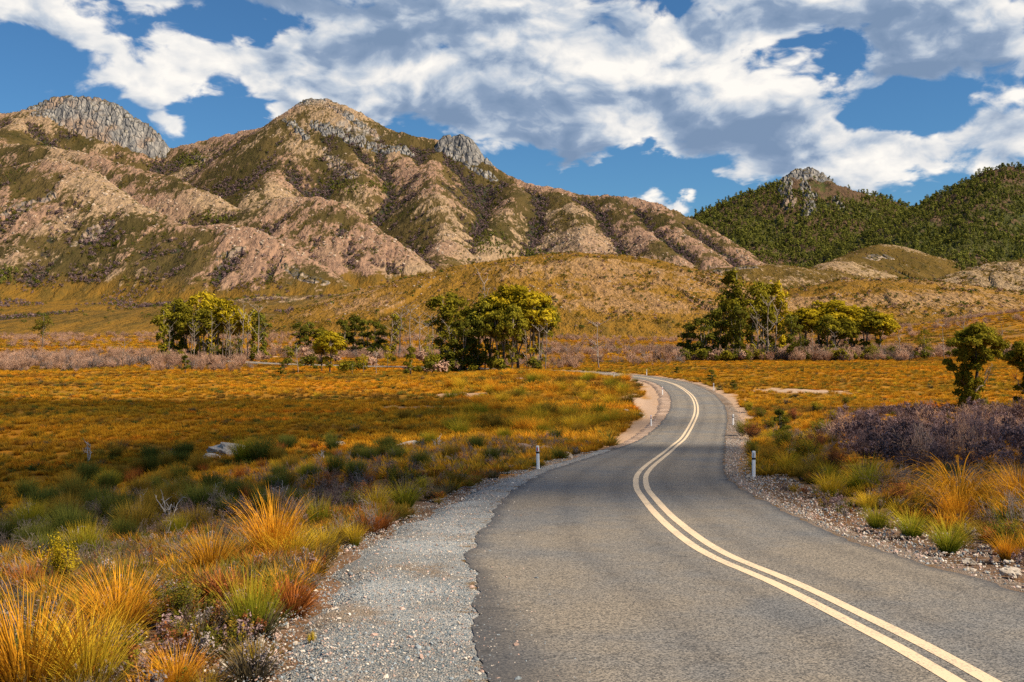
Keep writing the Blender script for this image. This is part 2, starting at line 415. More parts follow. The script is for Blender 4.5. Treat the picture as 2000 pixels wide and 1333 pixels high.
def mat_crag(name='grey_rock', ca=(0.13, 0.126, 0.128), cb=(0.36, 0.325, 0.285), k0=0.5):
    m, n = new_mat(name)
    p = n.pos()
    q = n.vm('MULTIPLY', p, (1.0, 1.0, 0.3))
    a = n.noise(q, 0.06, 5, 0.7); b = n.noise(p, 0.15, 4, 0.7); big = n.noise(p, 0.008, 3); v = n.voro(q, 0.07, 'DISTANCE_TO_EDGE')
    c = n.mix(n.ss(a, 0.32, 0.66), ca, cb)
    c = n.mix(n.ss(big, k0, k0 + 0.12), c, n.mix(b, (0.22, 0.15, 0.11), (0.40, 0.29, 0.21)))
    nzv = n.xyz(n.node('ShaderNodeNewGeometry').outputs['Normal'])[2]
    c = n.mix(n.m('MULTIPLY', n.ss(n.m('ADD', nzv, n.m('MULTIPLY', n.m('SUBTRACT', b, 0.5), 0.9)), 0.62, 0.85), 0.9), c, (0.085, 0.064, 0.022))
    c = n.mix(n.ss(v, 0.0, 0.09, 0.7, 0.0), c, (0.10, 0.10, 0.105))
    out_diffuse(n, c, 0.9, n.bump(n.m('ADD', a, n.m('ADD', b, n.ss(v, 0.0, 0.2))), 0.9, 4.0), 0.1); return m

ASPHALT = mat_asphalt(); LINE = mat_line(); GROUND = mat_ground()
GRAVEL_GREY = mat_gravel('grey_gravel', (0.22, 0.22, 0.215), (0.56, 0.52, 0.46), (0.32, 0.22, 0.13))
GRAVEL_BROWN = mat_gravel('brown_gravel', (0.13, 0.09, 0.065), (0.38, 0.285, 0.205), (0.19, 0.10, 0.045))
GRAVEL_PINK = mat_gravel('pink_gravel', (0.33, 0.215, 0.15), (0.60, 0.43, 0.31), (0.40, 0.25, 0.15))
M_RANGE = mat_mountain('range_slopes', (0.30, 0.182, 0.118), (0.33, 0.225, 0.132), (0.066, 0.050, 0.017), (0.108, 0.074, 0.026), (0.040, 0.033, 0.034), 1.0, 0.82)
M_FOOT = mat_mountain('foothill_slopes', (0.33, 0.19, 0.08), (0.36, 0.22, 0.10), (0.22, 0.115, 0.017), (0.31, 0.160, 0.025), (0.11, 0.08, 0.05), 1.6, 0.6)
M_OLIVE = mat_mountain('olive_slopes', (0.34, 0.22, 0.12), (0.36, 0.25, 0.14), (0.105, 0.068, 0.016), (0.155, 0.095, 0.022), (0.07, 0.055, 0.04), 1.6)
M_FOREST = mat_mountain('forest_slopes', (0.115, 0.072, 0.042), (0.13, 0.082, 0.05), (0.06, 0.065, 0.02), (0.085, 0.08, 0.025), (0.045, 0.05, 0.03))
M_CRAG = mat_crag(); M_PALE = mat_crag('pale_rock', (0.24, 0.165, 0.115), (0.47, 0.36, 0.26), 0.42)

# ------------------------------------------------------------------ ground sheet
BARE = []
def bare_at(X, Y):
    rows, u, B = BARE
    r = np.clip(np.searchsorted(rows, Y), 0, len(rows) - 1); c = np.clip(np.searchsorted(u, X / (16 + 0.85 * np.maximum(Y, 0))), 0, len(u) - 1)
    return B[r, c]
def build_ground():
    rows = np.r_[np.linspace(-16, 3, 24, endpoint=False), np.geomspace(3, 1500, 560)]
    u = np.linspace(-1, 1, 381)
    u = np.sign(u) * np.abs(u) ** 1.25
    Yg = np.repeat(rows[:, None], len(u), 1)
    Xg = u[None, :] * (16 + 0.85 * np.maximum(rows, 0))[:, None]
    X = Xg.ravel(); Y = Yg.ravel()
    sd = road_dist(X, Y)
    z = ground_z(X, Y, sd)
    inroad = (sd > -(np.interp(Y, rc[:400, 1], wl[:400]) + 2.6)) & (sd < 4.9)
    z = z - np.where(np.abs(sd) < 8, 0.05, 0.0) * 1.0
    z = z - (0.05 + 0.0006 * np.maximum(Y, 0)) * sstep(sd, -7.4, -6.4) * (1 - sstep(sd, 4.2, 5.0))
    def patch(cx, cy, rx, ry, s):
        d = np.hypot((X - cx) / rx, (Y - cy) / ry) + 0.75 * fbm(X / 2.6, Y / 2.6, 4, s)
        return 1 - sstep(d, 0.65, 1.05)
    bare = np.zeros_like(X)
    near_sh = np.where(sd < 0, -sd - 3.2, sd - 3.2)
    wv = 2.2 + 1.6 * fbm(X / 4, Y / 4, 3, 2)
    bare = np.maximum(bare, (1 - sstep(near_sh, wv, wv + 1.0)) * sstep(Y, 40, 90) * 0.9)
    q = at(1290, 790, Y_of_row(790)); bare = np.maximum(bare, patch(q[0] - 1.6, q[1], 2.2, 18, 3))
    q = at(1570, 762, 150); bare = np.maximum(bare, patch(q[0], q[1], 8, 6, 6))
    for (px, py, rx, ry) in ((620, 697, 26, 9), (830, 795, 9, 1.6), (900, 775, 4, 3), (100, 660, 30, 20), (190, 680, 22, 6), (40, 655, 20, 14)):
        Yp = Y_of_row(py); q = at(px, py, Yp); bare = np.maximum(bare, 0.8 * patch(q[0], q[1], rx, ry, 8))
    me = mesh_arrays('ground', np.stack([X, Y, z], 1), grid_faces(*Xg.shape), 4, {'bare': bare}, smooth=True)
    BARE.extend([rows, u, bare.reshape(Xg.shape)])
    o = link('ground', me, GROUND); tag(o, 'orange and brown heath ground sloping down to the plain', None, None, 'structure')
build_ground()

# ------------------------------------------------------------------ road and shoulders
def strip(name, mat, dl, dr, dz, ncross, kind='structure', label=None, edge_noise=0.0, i0=0, i1=NS, parent=None, edge_attr=False, seed=1, sink=None):
    """ribbon along the road between lateral offsets dl (left) and dr (right), arrays or numbers"""
    idx = np.arange(i0, i1)
    s = sN[idx]
    L = np.broadcast_to(np.asarray(dl, float), (NS,))[idx].copy(); Rr = np.broadcast_to(np.asarray(dr, float), (NS,))[idx].copy()
    if edge_noise:
        L += edge_noise * (perlin(s / 1.3, s * 0 + 3.3, seed) + 0.6 * perlin(s / 0.4, s * 0 + 1.7, seed + 3))
        Rr += edge_noise * (perlin(s / 1.1, s * 0 + 7.3, seed + 9) + 0.6 * perlin(s / 0.35, s * 0 + 2.7, seed + 5))
    t = np.linspace(0, 1, ncross)
    D = L[:, None] * (1 - t)[None] + Rr[:, None] * t[None]
    X = rc[idx, 0][:, None] + nrm[idx, 0][:, None] * D; Y = rc[idx, 1][:, None] + nrm[idx, 1][:, None] * D
    zz = base_z(X, Y) + dz
    if sink:
        od = (D - L[:, None]) if sink == 'L' else (Rr[:, None] - D)
        zz = zz - (0.16 + 0.0012 * np.maximum(Y, 0)) * (1 - sstep(od, 0.0, 0.8))
    gap = np.minimum(np.abs(D + wl[idx][:, None]), np.abs(D - wr[idx][:, None]))
    at_ = {'rim': (1 - sstep(gap, 0.05, 0.55)).ravel()}
    if edge_attr:
        e = np.maximum(1 - sstep(D - L[:, None], 0.02, 0.35 + 1.0 * sstep(18 - Y, 0, 8)), 1 - sstep(Rr[:, None] - D, 0.02, 0.30))
        at_['edge'] = e.ravel(); at_['lat'] = D.ravel()
    me = mesh_arrays(name, np.stack([X, Y, zz], -1).reshape(-1, 3), grid_faces(len(idx), ncross)[::-1], 4, at_, smooth=True)
    o = link(name, me, mat, parent)
    if parent is None: tag(o, label, None, None, kind)
    return o
bz_line = base_z(rc[:, 0], rc[:, 1])
shl = np.interp(rc[:, 1], [0, 10, 22, 31, 46, 70, 100, 130, 150, 200], [2.4, 2.4, 2.5, 1.6, 1.35, 1.3, 1.6, 1.9, 1.6, 1.0])
shr = np.interp(rc[:, 1], [0, 15, 30, 50, 90, 200], [1.3, 1.25, 1.05, 1.1, 1.7, 1.3])
near_i = int(np.searchsorted(rc[:, 1], 62)); far_i = int(np.argmax(rc[:, 1] > 240))
strip('gravel_shoulder', GRAVEL_GREY, -(wl + shl), -(wl - 0.5), 0.0, 22, label='wide grey gravel shoulder along the left edge of the road', edge_noise=0.28, i1=near_i + 12, seed=4, sink='L')
strip('gravel_verge', GRAVEL_PINK, -(wl + shl), -(wl - 0.5), 0.0, 16, label='pinkish gravel verge inside the left bend of the road', edge_noise=0.28, i0=near_i, i1=far_i, seed=14, sink='L')
strip('gravel_roadside', GRAVEL_BROWN, wr - 0.5, wr + shr, -0.004, 16, label='brown stony verge along the right edge of the road', edge_noise=0.25, i1=far_i, seed=24, sink='R')
strip('road', ASPHALT, -wl, wr, 0.012, 41, label='worn grey asphalt road winding away into the valley', edge_noise=0.15, edge_attr=True, seed=34)
road_obj = bpy.data.objects['road']
for k, s_ in enumerate((-1, 1)):
    a, b = sorted((s_ * 0.080, s_ * 0.275))
    strip('line_marking', LINE, a, b, 0.017, 3, edge_noise=0.006, parent=road_obj, seed=44 + k)

# ------------------------------------------------------------------ hills and mountains
def ridge_pts(lst, sub=3):
    P = np.array([at(*p) for p in lst])
    return catmull(P, sub)
def tents(X, Y, ridges, base, k=14.0):
    z = base.copy()
    for r in ridges:
        P = r['P']; slope = r.get('slope', 0.6); rad = r.get('r', 22.0); g = r.get('g', 10.0); gw = r.get('gw', 70.0); sd = r.get('seed', 1)
        fs = r.get('fs', slope)                      # slope on the side that faces the valley (towards -Y)
        reach = (P[:, 2].max() + 40) / min(slope, fs) + rad
        m = np.nonzero((X > P[:, 0].min() - reach) & (X < P[:, 0].max() + reach) & (Y > P[:, 1].min() - reach) & (Y < P[:, 1].max() + reach))[0]
        if len(m) == 0: continue
        x = X[m]; y = Y[m]
        best = np.full(len(m), -1e9); bs = np.zeros(len(m)); bd = np.zeros(len(m)); s0 = 0.0
        for i in range(len(P) - 1):
            ax, ay, az_ = P[i]; bx, by, bz_ = P[i + 1]
            dx, dy = bx - ax, by - ay; L2 = dx * dx + dy * dy + 1e-9; L = math.sqrt(L2)
            t = np.clip(((x - ax) * dx + (y - ay) * dy) / L2, 0, 1)
            ex = x - ax - t * dx; ey = y - ay - t * dy
            d = np.sqrt(ex * ex + ey * ey)
            sl = slope + (fs - slope) * np.clip(-ey / (d + 1e-6), 0, 1)
            h = az_ + t * (bz_ - az_) - sl * (np.sqrt(d * d + rad * rad) - rad)
            w = h > best
            best = np.where(w, h, best); bs = np.where(w, s0 + t * L, bs); bd = np.where(w, d, bd)
            s0 += L
        if g:
            ga = sstep(bd, 0.2 * gw, 2.2 * gw)
            wob = bs / gw + 0.35 * perlin(x / (gw * 2.2), y / (gw * 2.2), sd + 3)
            best = best - g * ga * (np.abs(perlin(wob, bd / (gw * 5) + 1.3, sd)) * 2.2 - 0.55) - 0.45 * g * ga * np.abs(perlin(wob * 2.7, bd / (gw * 3) + 4.3, sd + 5)) * 1.6
        z[m] = smax(z[m], best, k)
    return z
def boxblur(a, n):
    def one(a, n, ax):
        p = [(0, 0), (0, 0)]; p[ax] = (n + 1, n)
        c = np.cumsum(np.pad(a, p, mode='edge'), ax)
        k = 2 * n + 1
        return (c[k:, :] - c[:-k, :]) / k if ax == 0 else (c[:, k:] - c[:, :-k]) / k
    return one(one(a, n, 0), n, 1)

HILL = {}
def hill(name, label, mat, u0, u1, nu, y0, y1, ny, ridges, base_fn, detail=(10, 4, 1.6), rock_bias=0.0, crag_fn=None, toe_fn=None, k=14.0, kind='structure'):
    us = np.linspace(u0, u1, nu); ys = np.linspace(y0, y1, ny)
    Yg, Ug = np.meshgrid(ys, us, indexing='ij'); Xg = Ug * Yg
    X = Xg.ravel(); Y = Yg.ravel()
    wx = 30 * fbm(X / 260, Y / 260, 3, 41); wy = 30 * fbm(X / 260, Y / 260, 3, 57)
    base = base_fn(X, Y)
    z = tents(X + wx * 0.6, Y + wy * 0.6, ridges, base, k)
    up = sstep(z - base, 4, 70)
    z = z + up * (detail[0] * fbm(X / 150, Y / 150, 3, 61) + detail[1] * (ridged(X / 48, Y / 60, 3, 71) - 0.55) * 1.6 + detail[2] * fbm(X / 13, Y / 13, 2, 81) * 1.6) + (1 - up) * 1.0 * fbm(X / 60, Y / 60, 3, 91)
    Z = z.reshape(Yg.shape)
    sx = (us[1] - us[0]) * ys.mean(); sy = ys[1] - ys[0]
    def bl(rad): return boxblur(Z, max(1, int(round(rad / (0.5 * (sx + sy))))))
    c1 = ((Z - bl(70)) / 9.0).ravel(); c2 = ((Z - bl(25)) / 3.0).ravel()
    gx = np.gradient(Z, axis=0).ravel() / sy; 
    nz = fbm(X / 210, Y / 210, 3, 23)
    if callable(rock_bias): rock_bias = rock_bias(X, Y)
    rock = np.clip(0.44 + rock_bias + 0.10 * c1 + 0.10 * c2 + 1.05 * nz + 0.18 * np.clip(gx * 1.5, 0, 1), 0, 1.2) * sstep(z - base, 5, 34)
    gul = np.clip(0.14 - 0.62 * c1 - 0.12 * c2 - 0.2 * nz, 0, 1.3) * sstep(z - base, 2, 30)
    crag = crag_fn(X, Y, z) if crag_fn else np.zeros_like(X)
    toe = toe_fn(X, Y, z, base) if toe_fn else 1 - sstep(z - base, 4, 40)
    me = mesh_arrays(name, np.stack([X, Y, z], 1), grid_faces(*Xg.shape), 4, {'rock': rock, 'gully': gul, 'crag': crag, 'toe': toe}, smooth=True)
    o = link(name, me, mat); tag(o, label, None, None, kind)
    HILL[name if name not in HILL else label] = dict(X=X, Y=Y, z=z, rock=rock, gul=gul, crag=crag, toe=toe, base=base, shape=Xg.shape, label=label, grid=(u0, us[1] - us[0], y0, ys[1] - ys[0]))
    return o

def apron(X, Y):
    z = np.interp(Y, [700, 900, 1100, 1400, 1700, 2200, 3000, 4000], [1.0, 9, 22, 48, 78, 120, 150, 170])
    left = 1 - sstep(X / Y, -0.05, 0.25)
    return z * (0.55 + 0.45 * left) + 9 * fbm(X / 230, Y / 190, 3, 33) * sstep(Y, 800, 1200) - 3

def RG(lst, **kw):
    kw['P'] = ridge_pts(lst); return kw
range_ridges = [
    # skyline: left shoulder, saddle, main summit, shoulder to the right
    RG([(-230, 175, 3250), (-100, 200, 3200), (0, 222, 3150), (50, 217, 3150), (110, 220, 3150), (200, 240, 3150), (270, 268, 3150), (335, 291, 3150)], slope=0.84, g=12.1, gw=148, seed=1),
    RG([(335, 291, 3150), (430, 266, 3120), (520, 248, 3060), (548, 236, 3030), (577, 214, 3000), (602, 198, 3000), (650, 202, 2980), (700, 222, 2960), (760, 252, 2930), (830, 272, 2900), (875, 282, 2870), (930, 312, 2820), (985, 345, 2770)], slope=0.80, g=11.0, gw=135, seed=2, r=18),
    RG([(985, 345, 2770), (1060, 367, 2700), (1150, 382, 2620), (1200, 383, 2560), (1250, 394, 2500), (1330, 424, 2400), (1400, 460, 2300), (1475, 515, 2150)], slope=0.78, g=8.8, gw=121, seed=3),
    # front face of the summit
    RG([(640, 205, 2980), (655, 260, 2850), (690, 310, 2720), (700, 345, 2600)], slope=0.84, g=7.7, gw=81, seed=4),
    RG([(590, 205, 3000), (560, 270, 2850), (540, 330, 2650), (520, 368, 2450)], slope=0.78, g=7.7, gw=94, seed=5),
    RG([(760, 252, 2930), (790, 305, 2780), (815, 330, 2680)], slope=0.80, g=6.6, gw=81, seed=6),
    # spurs on the right part
    RG([(845, 300, 2800), (850, 362, 2480), (862, 420, 2300), (868, 470, 2120), (860, 535, 1860)], slope=0.84, g=5.5, gw=81, seed=7),
    RG([(1000, 352, 2740), (1005, 385, 2560), (985, 420, 2420), (955, 462, 2250), (920, 520, 2050)], slope=0.84, g=6.6, gw=81, seed=8),
    RG([(1085, 372, 2670), (1115, 400, 2480), (1130, 425, 2350), (1142, 455, 2230), (1140, 500, 2050)], slope=0.74, g=4.4, gw=81, seed=9),
    RG([(1190, 384, 2560), (1225, 420, 2400), (1262, 452, 2280), (1310, 500, 2080)], slope=0.80, g=5.5, gw=67, seed=10),
    RG([(1260, 398, 2480), (1310, 432, 2330), (1362, 478, 2180), (1405, 520, 2020)], slope=0.78, g=5.5, gw=67, seed=11),
    # pink hill with ribs, centre left
    RG([(470, 425, 2180), (505, 398, 2130), (550, 388, 2100), (605, 388, 2060), (645, 394, 2020), (700, 424, 1960), (760, 468, 1890), (808, 512, 1820), (835, 548, 1760)], slope=0.80, g=8.2, gw=56, seed=12, fs=0.62),
    RG([(640, 396, 2020), (630, 450, 1900), (650, 515, 1760)], slope=0.80, g=5.5, gw=54, seed=13),
    RG([(545, 390, 2100), (560, 440, 1960), (590, 500, 1830)], slope=0.80, g=5.5, gw=54, seed=14),
    RG([(715, 435, 1940), (712, 490, 1830), (725, 550, 1700)], slope=0.80, g=4.4, gw=54, seed=15),
    # long ridge running down to the right from the left mass
    RG([(-120, 300, 2600), (0, 285, 2550), (90, 288, 2500), (170, 305, 2440), (260, 328, 2360), (330, 346, 2300), (400, 377, 2210), (445, 405, 2140), (478, 438, 2050)], slope=0.78, g=7.7, gw=94, seed=16),
    RG([(50, 225, 3150), (20, 255, 2900), (-20, 285, 2600)], slope=0.80, g=6.6, gw=94, seed=17),
    # front left hill
    RG([(-200, 330, 2000), (-80, 345, 1960), (20, 330, 1930), (85, 310, 1900), (140, 322, 1860), (195, 352, 1800), (240, 392, 1740), (300, 420, 1690), (355, 442, 1640)], slope=0.84, g=8.8, gw=67, seed=18, fs=0.62),
    RG([(90, 312, 1900), (60, 380, 1780), (40, 450, 1660), (30, 510, 1560)], slope=0.84, g=5.5, gw=54, seed=19),
    RG([(185, 350, 1810), (170, 420, 1690), (150, 480, 1590), (140, 530, 1510)], slope=0.84, g=5.5, gw=54, seed=20),
    RG([(255, 400, 1730), (265, 455, 1620), (290, 520, 1510)], slope=0.80, g=4.4, gw=54, seed=21),
    RG([(-20, 345, 1950), (-60, 420, 1800), (-90, 500, 1640)], slope=0.84, g=5.5, gw=54, seed=22),
    # round hill left of centre
    RG([(350, 446, 1660), (400, 441, 1640), (450, 440, 1620), (500, 450, 1590), (550, 476, 1550), (602, 508, 1510), (650, 540, 1460), (682, 562, 1420)], slope=0.80, g=6.6, gw=48, seed=23, fs=0.59),
    RG([(445, 442, 1620), (420, 490, 1530), (400, 545, 1430)], slope=0.80, g=4.4, gw=40, seed=24),
    RG([(520, 460, 1580), (515, 510, 1490), (520, 552, 1420)], slope=0.80, g=4.4, gw=40, seed=25),
    # low orange swells at the foot
    RG([(420, 600, 1000), (520, 584, 1060), (620, 577, 1100), (720, 576, 1120), (860, 580, 1120)], slope=0.16, g=0.0, r=60, seed=26),
    RG([(-100, 640, 900), (60, 634, 930), (180, 622, 960), (300, 606, 980), (420, 600, 1000)], slope=0.14, g=0.0, r=60, seed=27),
]
def crag_range(X, Y, z):
    c = np.zeros_like(X)
    for (px, py, Yk, rx, ry, a) in ((190, 225, 3150, 230, 90, 0.25), (610, 205, 2990, 130, 70, 0.55), (700, 270, 2860, 130, 80, .55), (915, 300, 2840, 90, 80, .5)):
        q = at(px, py, Yk); c = np.maximum(c, a * np.exp(-(((X - q[0]) / rx) ** 2 + ((Y - q[1]) / ry) ** 2)))
    return c
hill('mountain_range', 'long rocky mountain range with pink spurs and dark gullies', M_RANGE, -0.72, 0.30, 860, 720, 3700, 400, range_ridges, apron, (7, 4.5, 1.8), lambda X, Y: -0.04 - 0.27 * sstep(Y, 1950, 2300) + 0.30 * np.exp(-((X - at(1150, 0, 2200)[0]) / 130) ** 2 - ((Y - 2180) / 130) ** 2) + 0.26 * np.exp(-((X - at(1255, 0, 2300)[0]) / 90) ** 2 - ((Y - 2330) / 170) ** 2) + 0.2 * np.exp(-((X - at(850, 0, 2450)[0]) / 80) ** 2 - ((Y - 2450) / 90) ** 2) + 0.22 * np.exp(-((X - at(660, 0, 2900)[0]) / 260) ** 2 - ((Y - 2880) / 130) ** 2), crag_range, k=9.0)

def low(X, Y): return np.interp(Y, [500, 800, 1200, 2000, 3000], [-3, -2, 4, 40, 60]) + 3 * fbm(X / 120, Y / 120, 3, 12)
hill('forested_peak', 'dark forested peak with a bare rocky summit', M_FOREST, 0.10, 0.50, 330, 1900, 3700, 200, [
    RG([(1300, 470, 2950), (1360, 424, 2980), (1400, 405, 3000), (1450, 385, 3000), (1512, 366, 3000), (1535, 352, 3000), (1560, 346, 3000), (1600, 348, 3000), (1622, 357, 2990), (1665, 372, 2980), (1715, 396, 2970), (1755, 422, 2960), (1800, 448, 2950), (1900, 490, 2940)], slope=0.55, g=16, gw=90, seed=30, r=15),
    RG([(1560, 345, 2990), (1560, 400, 2800), (1570, 450, 2600), (1590, 500, 2350)], slope=0.5, g=10, gw=80, seed=31),
    RG([(1440, 392, 2990), (1450, 440, 2750), (1480, 500, 2400)], slope=0.5, g=12, gw=80, seed=32),
    RG([(1690, 380, 2970), (1680, 430, 2750), (1650, 490, 2400)], slope=0.5, g=12, gw=80, seed=33)],
    low, (8, 6, 3), -0.05, lambda X, Y, z: 0.55 * sstep(z, 400, 450))
hill('forested_mountain', 'steep forested mountain rising at the right edge', M_FOREST, 0.25, 0.72, 340, 1300, 3200, 210, [
    RG([(1740, 480, 2300), (1785, 438, 2320), (1850, 388, 2320), (1900, 356, 2310), (1942, 333, 2300), (1968, 327, 2300), (2010, 340, 2300), (2090, 330, 2300), (2250, 300, 2350)], slope=0.58, g=14, gw=80, seed=34, r=15),
    RG([(1960, 325, 2300), (1930, 400, 2080), (1890, 480, 1800), (1850, 550, 1560)], slope=0.55, g=14, gw=70, seed=35),
    RG([(2060, 335, 2300), (2060, 420, 2000), (2030, 500, 1700)], slope=0.55, g=14, gw=70, seed=36),
    RG([(1860, 375, 2320), (1820, 430, 2120), (1790, 490, 1900), (1770, 530, 1760)], slope=0.52, g=14, gw=60, seed=37)],
    low, (8, 6, 3), -0.2)
def foot_base(X, Y): return np.interp(Y, [500, 700, 1000, 1500, 2200], [-4, -1.5, 0, 5, 30]) + 2 * fbm(X / 90, Y / 90, 3, 15)
hill('foothill', 'rounded brown foothill standing before the range', M_FOOT, -0.30, 0.34, 520, 600, 1500, 260, [
    RG([(640, 648, 880), (700, 625, 890), (760, 600, 900), (830, 572, 930), (880, 548, 950), (950, 522, 970), (1040, 505, 980), (1110, 499, 980), (1200, 506, 970), (1290, 526, 950), (1380, 547, 930), (1450, 570, 920), (1520, 605, 910)], slope=0.36, g=5, gw=80, seed=40, r=60, fs=0.27, ),
    RG([(1110, 500, 980), (1130, 550, 860), (1160, 610, 740)], slope=0.34, g=3, gw=30, seed=41, r=40),
    RG([(1280, 525, 950), (1310, 570, 840), (1330, 615, 760)], slope=0.34, g=3, gw=30, seed=42, r=40)], foot_base, (5, 2.2, 0.8), -0.10, k=8)
hill('foothill', 'bare brown spur climbing between the two forested mountains', M_OLIVE, 0.16, 0.50, 300, 950, 2300, 220, [
    RG([(1380, 545, 1250), (1420, 527, 1260), (1480, 521, 1260), (1560, 526, 1250), (1610, 535, 1230), (1680, 560, 1200)], slope=0.28, g=3, gw=40, seed=43, r=50),
    RG([(1590, 535, 1300), (1640, 512, 1450), (1700, 484, 1650), (1735, 480, 1740), (1790, 505, 1800)], slope=0.45, g=8, gw=60, seed=44, r=25)], foot_base, (3, 2, 0.8), -0.26, k=8)
hill('foothill', 'low round grassy hill in front of the forested mountain', M_FOOT, 0.20, 0.56, 300, 640, 1300, 200, [
    RG([(1480, 620, 860), (1560, 590, 880), (1620, 562, 890), (1680, 548, 900), (1740, 544, 900), (1800, 551, 890), (1860, 570, 880), (1930, 600, 860), (1990, 625, 850)], slope=0.30, g=2.5, gw=35, seed=45, r=50, fs=0.22)], foot_base, (2, 1.2, 0.6), -0.12, k=8)
hill('foothill', 'olive hillside cut off by the right edge', M_OLIVE, 0.36, 0.72, 220, 850, 1600, 150, [
    RG([(1850, 585, 1100), (1880, 556, 1120), (1910, 534, 1130), (1945, 517, 1140), (2000, 507, 1140), (2100, 495, 1140), (2250, 500, 1140)], slope=0.36, g=4, gw=40, seed=46, r=30)], foot_base, (3, 1.6, 0.7), -0.30, k=8)

# crags: steep jointed rock standing out of the ridges
def crag(name, label, pts_, slope=2.0, step=3.0, pad=70, thick=12, depth=30, seed=0, amp=9.0):
    P = ridge_pts(pts_, 4)
    xs = np.arange(P[:, 0].min() - pad, P[:, 0].max() + pad, step); ys = np.arange(P[:, 1].min() - pad, P[:, 1].max() + pad, step)
    Yg, Xg = np.meshgrid(ys, xs, indexing='ij'); X = Xg.ravel(); Y = Yg.ravel()
    # towers and clefts: crest height broken into blocks
    wx = X + 8 * fbm(X / 30, Y / 30, 3, seed + 1); wy = Y + 8 * fbm(X / 30, Y / 30, 3, seed + 2)
    best = np.full(X.shape, -1e9)
    for i in range(len(P) - 1):
        a, b = P[i], P[i + 1]; d2 = b[:2] - a[:2]; L2 = d2 @ d2 + 1e-9
        t = np.clip(((wx - a[0]) * d2[0] + (wy - a[1]) * d2[1]) / L2, 0, 1)
        d = np.hypot(wx - a[0] - t * d2[0], wy - a[1] - t * d2[1])
        best = np.maximum(best, a[2] + t * (b[2] - a[2]) - slope * np.maximum(0, np.sqrt(d * d + thick * thick) - thick))
    cleft = np.abs(perlin(wx / 42, wy / 90, seed + 5)); cl2 = np.abs(perlin(wx / 15, wy / 34, seed + 6))
    z = best + amp * 0.8 * fbm(X / 34, Y / 34, 3, seed + 7) - amp * 1.1 * (1 - sstep(cleft, 0, 0.16)) - amp * 0.55 * (1 - sstep(cl2, 0, 0.20)) + amp * 0.16 * fbm(X / 7, Y / 7, 2, seed + 9)
    # terraces
    tr = 13.0; q = z / tr + 0.4 * fbm(X / 40, Y / 40, 2, seed + 8); z = z - 0.5 * tr * (np.sin(2 * np.pi * q) / (2 * np.pi)) * 1.1
    me = mesh_arrays(name, np.stack([X, Y, z], 1), grid_faces(*Xg.shape), 4, smooth=True)
    o = link(name, me, M_CRAG); tag(o, label, None, None, 'structure'); return o
def surf(hname, X, Y):
    H = HILL[hname]; u0, du, y0, dy = H['grid']; Z = H['z'].reshape(H['shape']); nr, nc = H['shape']
    r = np.clip((Y - y0) / dy, 0, nr - 1.001); c = np.clip((X / Y - u0) / du, 0, nc - 1.001)
    r0 = r.astype(int); c0 = c.astype(int); a = r - r0; b = c - c0
    return Z[r0, c0] * (1 - a) * (1 - b) + Z[r0 + 1, c0] * a * (1 - b) + Z[r0, c0 + 1] * (1 - a) * b + Z[r0 + 1, c0 + 1] * a * b
def hit(hname, px, py):
    Ys = np.arange(HILL[hname]['Y'].min() + 10, HILL[hname]['Y'].max() - 10, 2.0); X = (px - 1000) / F * Ys
    k = np.argmax(surf(hname, X, Ys) > ZC - (py - HZ) / F * Ys); return np.array([X[k], Ys[k]])
def outcrop(label, hname, spine, width=22, lift=9, step=2.6, seed=0, mat=None):
    """bedrock breaking through the slope along a spine seen at the given pixels"""
    P = np.array([hit(hname, x, y) for x, y in spine])
    pad = width * 2.2
    xs = np.arange(P[:, 0].min() - pad, P[:, 0].max() + pad, step); ys = np.arange(P[:, 1].min() - pad, P[:, 1].max() + pad, step)
    Yg, Xg = np.meshgrid(ys, xs, indexing='ij'); X = Xg.ravel(); Y = Yg.ravel()
    d = np.full(X.shape, 1e9)
    for i in range(len(P) - 1):
        a, b = P[i], P[i + 1]; e = b - a; t = np.clip(((X - a[0]) * e[0] + (Y - a[1]) * e[1]) / (e @ e + 1e-9), 0, 1)
        d = np.minimum(d, np.hypot(X - a[0] - t * e[0], Y - a[1] - t * e[1]))
    m = 1 - sstep(d / width + 0.75 * fbm(X / 26, Y / 40, 4, seed + 1), 0.45, 0.95)
    blk = np.abs(perlin(X / 16 + 0.3 * fbm(X / 20, Y / 20, 2, seed), Y / 36, seed + 2)); fine = np.abs(perlin(X / 7, Y / 14, seed + 3))
    z = surf(hname, X, Y) - 5 + m * (5 + lift * (0.55 + 0.9 * fbm(X / 30, Y / 30, 3, seed + 4)) - lift * 0.9 * (1 - sstep(blk, 0, 0.2)) - lift * 0.35 * (1 - sstep(fine, 0, 0.2)) + 1.2 * fbm(X / 5, Y / 5, 2, seed + 5))
    me = mesh_arrays('rocky_outcrop', np.stack([X, Y, z], 1), grid_faces(*Xg.shape), 4, smooth=True)
    o = link('rocky_outcrop', me, mat or M_CRAG); tag(o, label, None, None, 'structure')
crag('rocky_crag', 'long grey cliffed crag on the left skyline', [(45, 216, 3150), (80, 199, 3150), (115, 188, 3150), (185, 190, 3150), (215, 199, 3150), (242, 213, 3145), (270, 231, 3140), (296, 250, 3135), (315, 272, 3130), (328, 294, 3125)], 1.7, 3.2, 90, 14, seed=100, amp=10)
crag('rocky_crag', 'small grey rock tower on the ridge right of the summit', [(856, 280, 2860), (868, 267, 2855), (885, 262, 2850), (905, 264, 2845), (922, 276, 2835), (936, 296, 2825), (952, 314, 2815), (966, 330, 2805), (980, 343, 2795)], 1.7, 2.6, 60, 8, seed=120, amp=9)
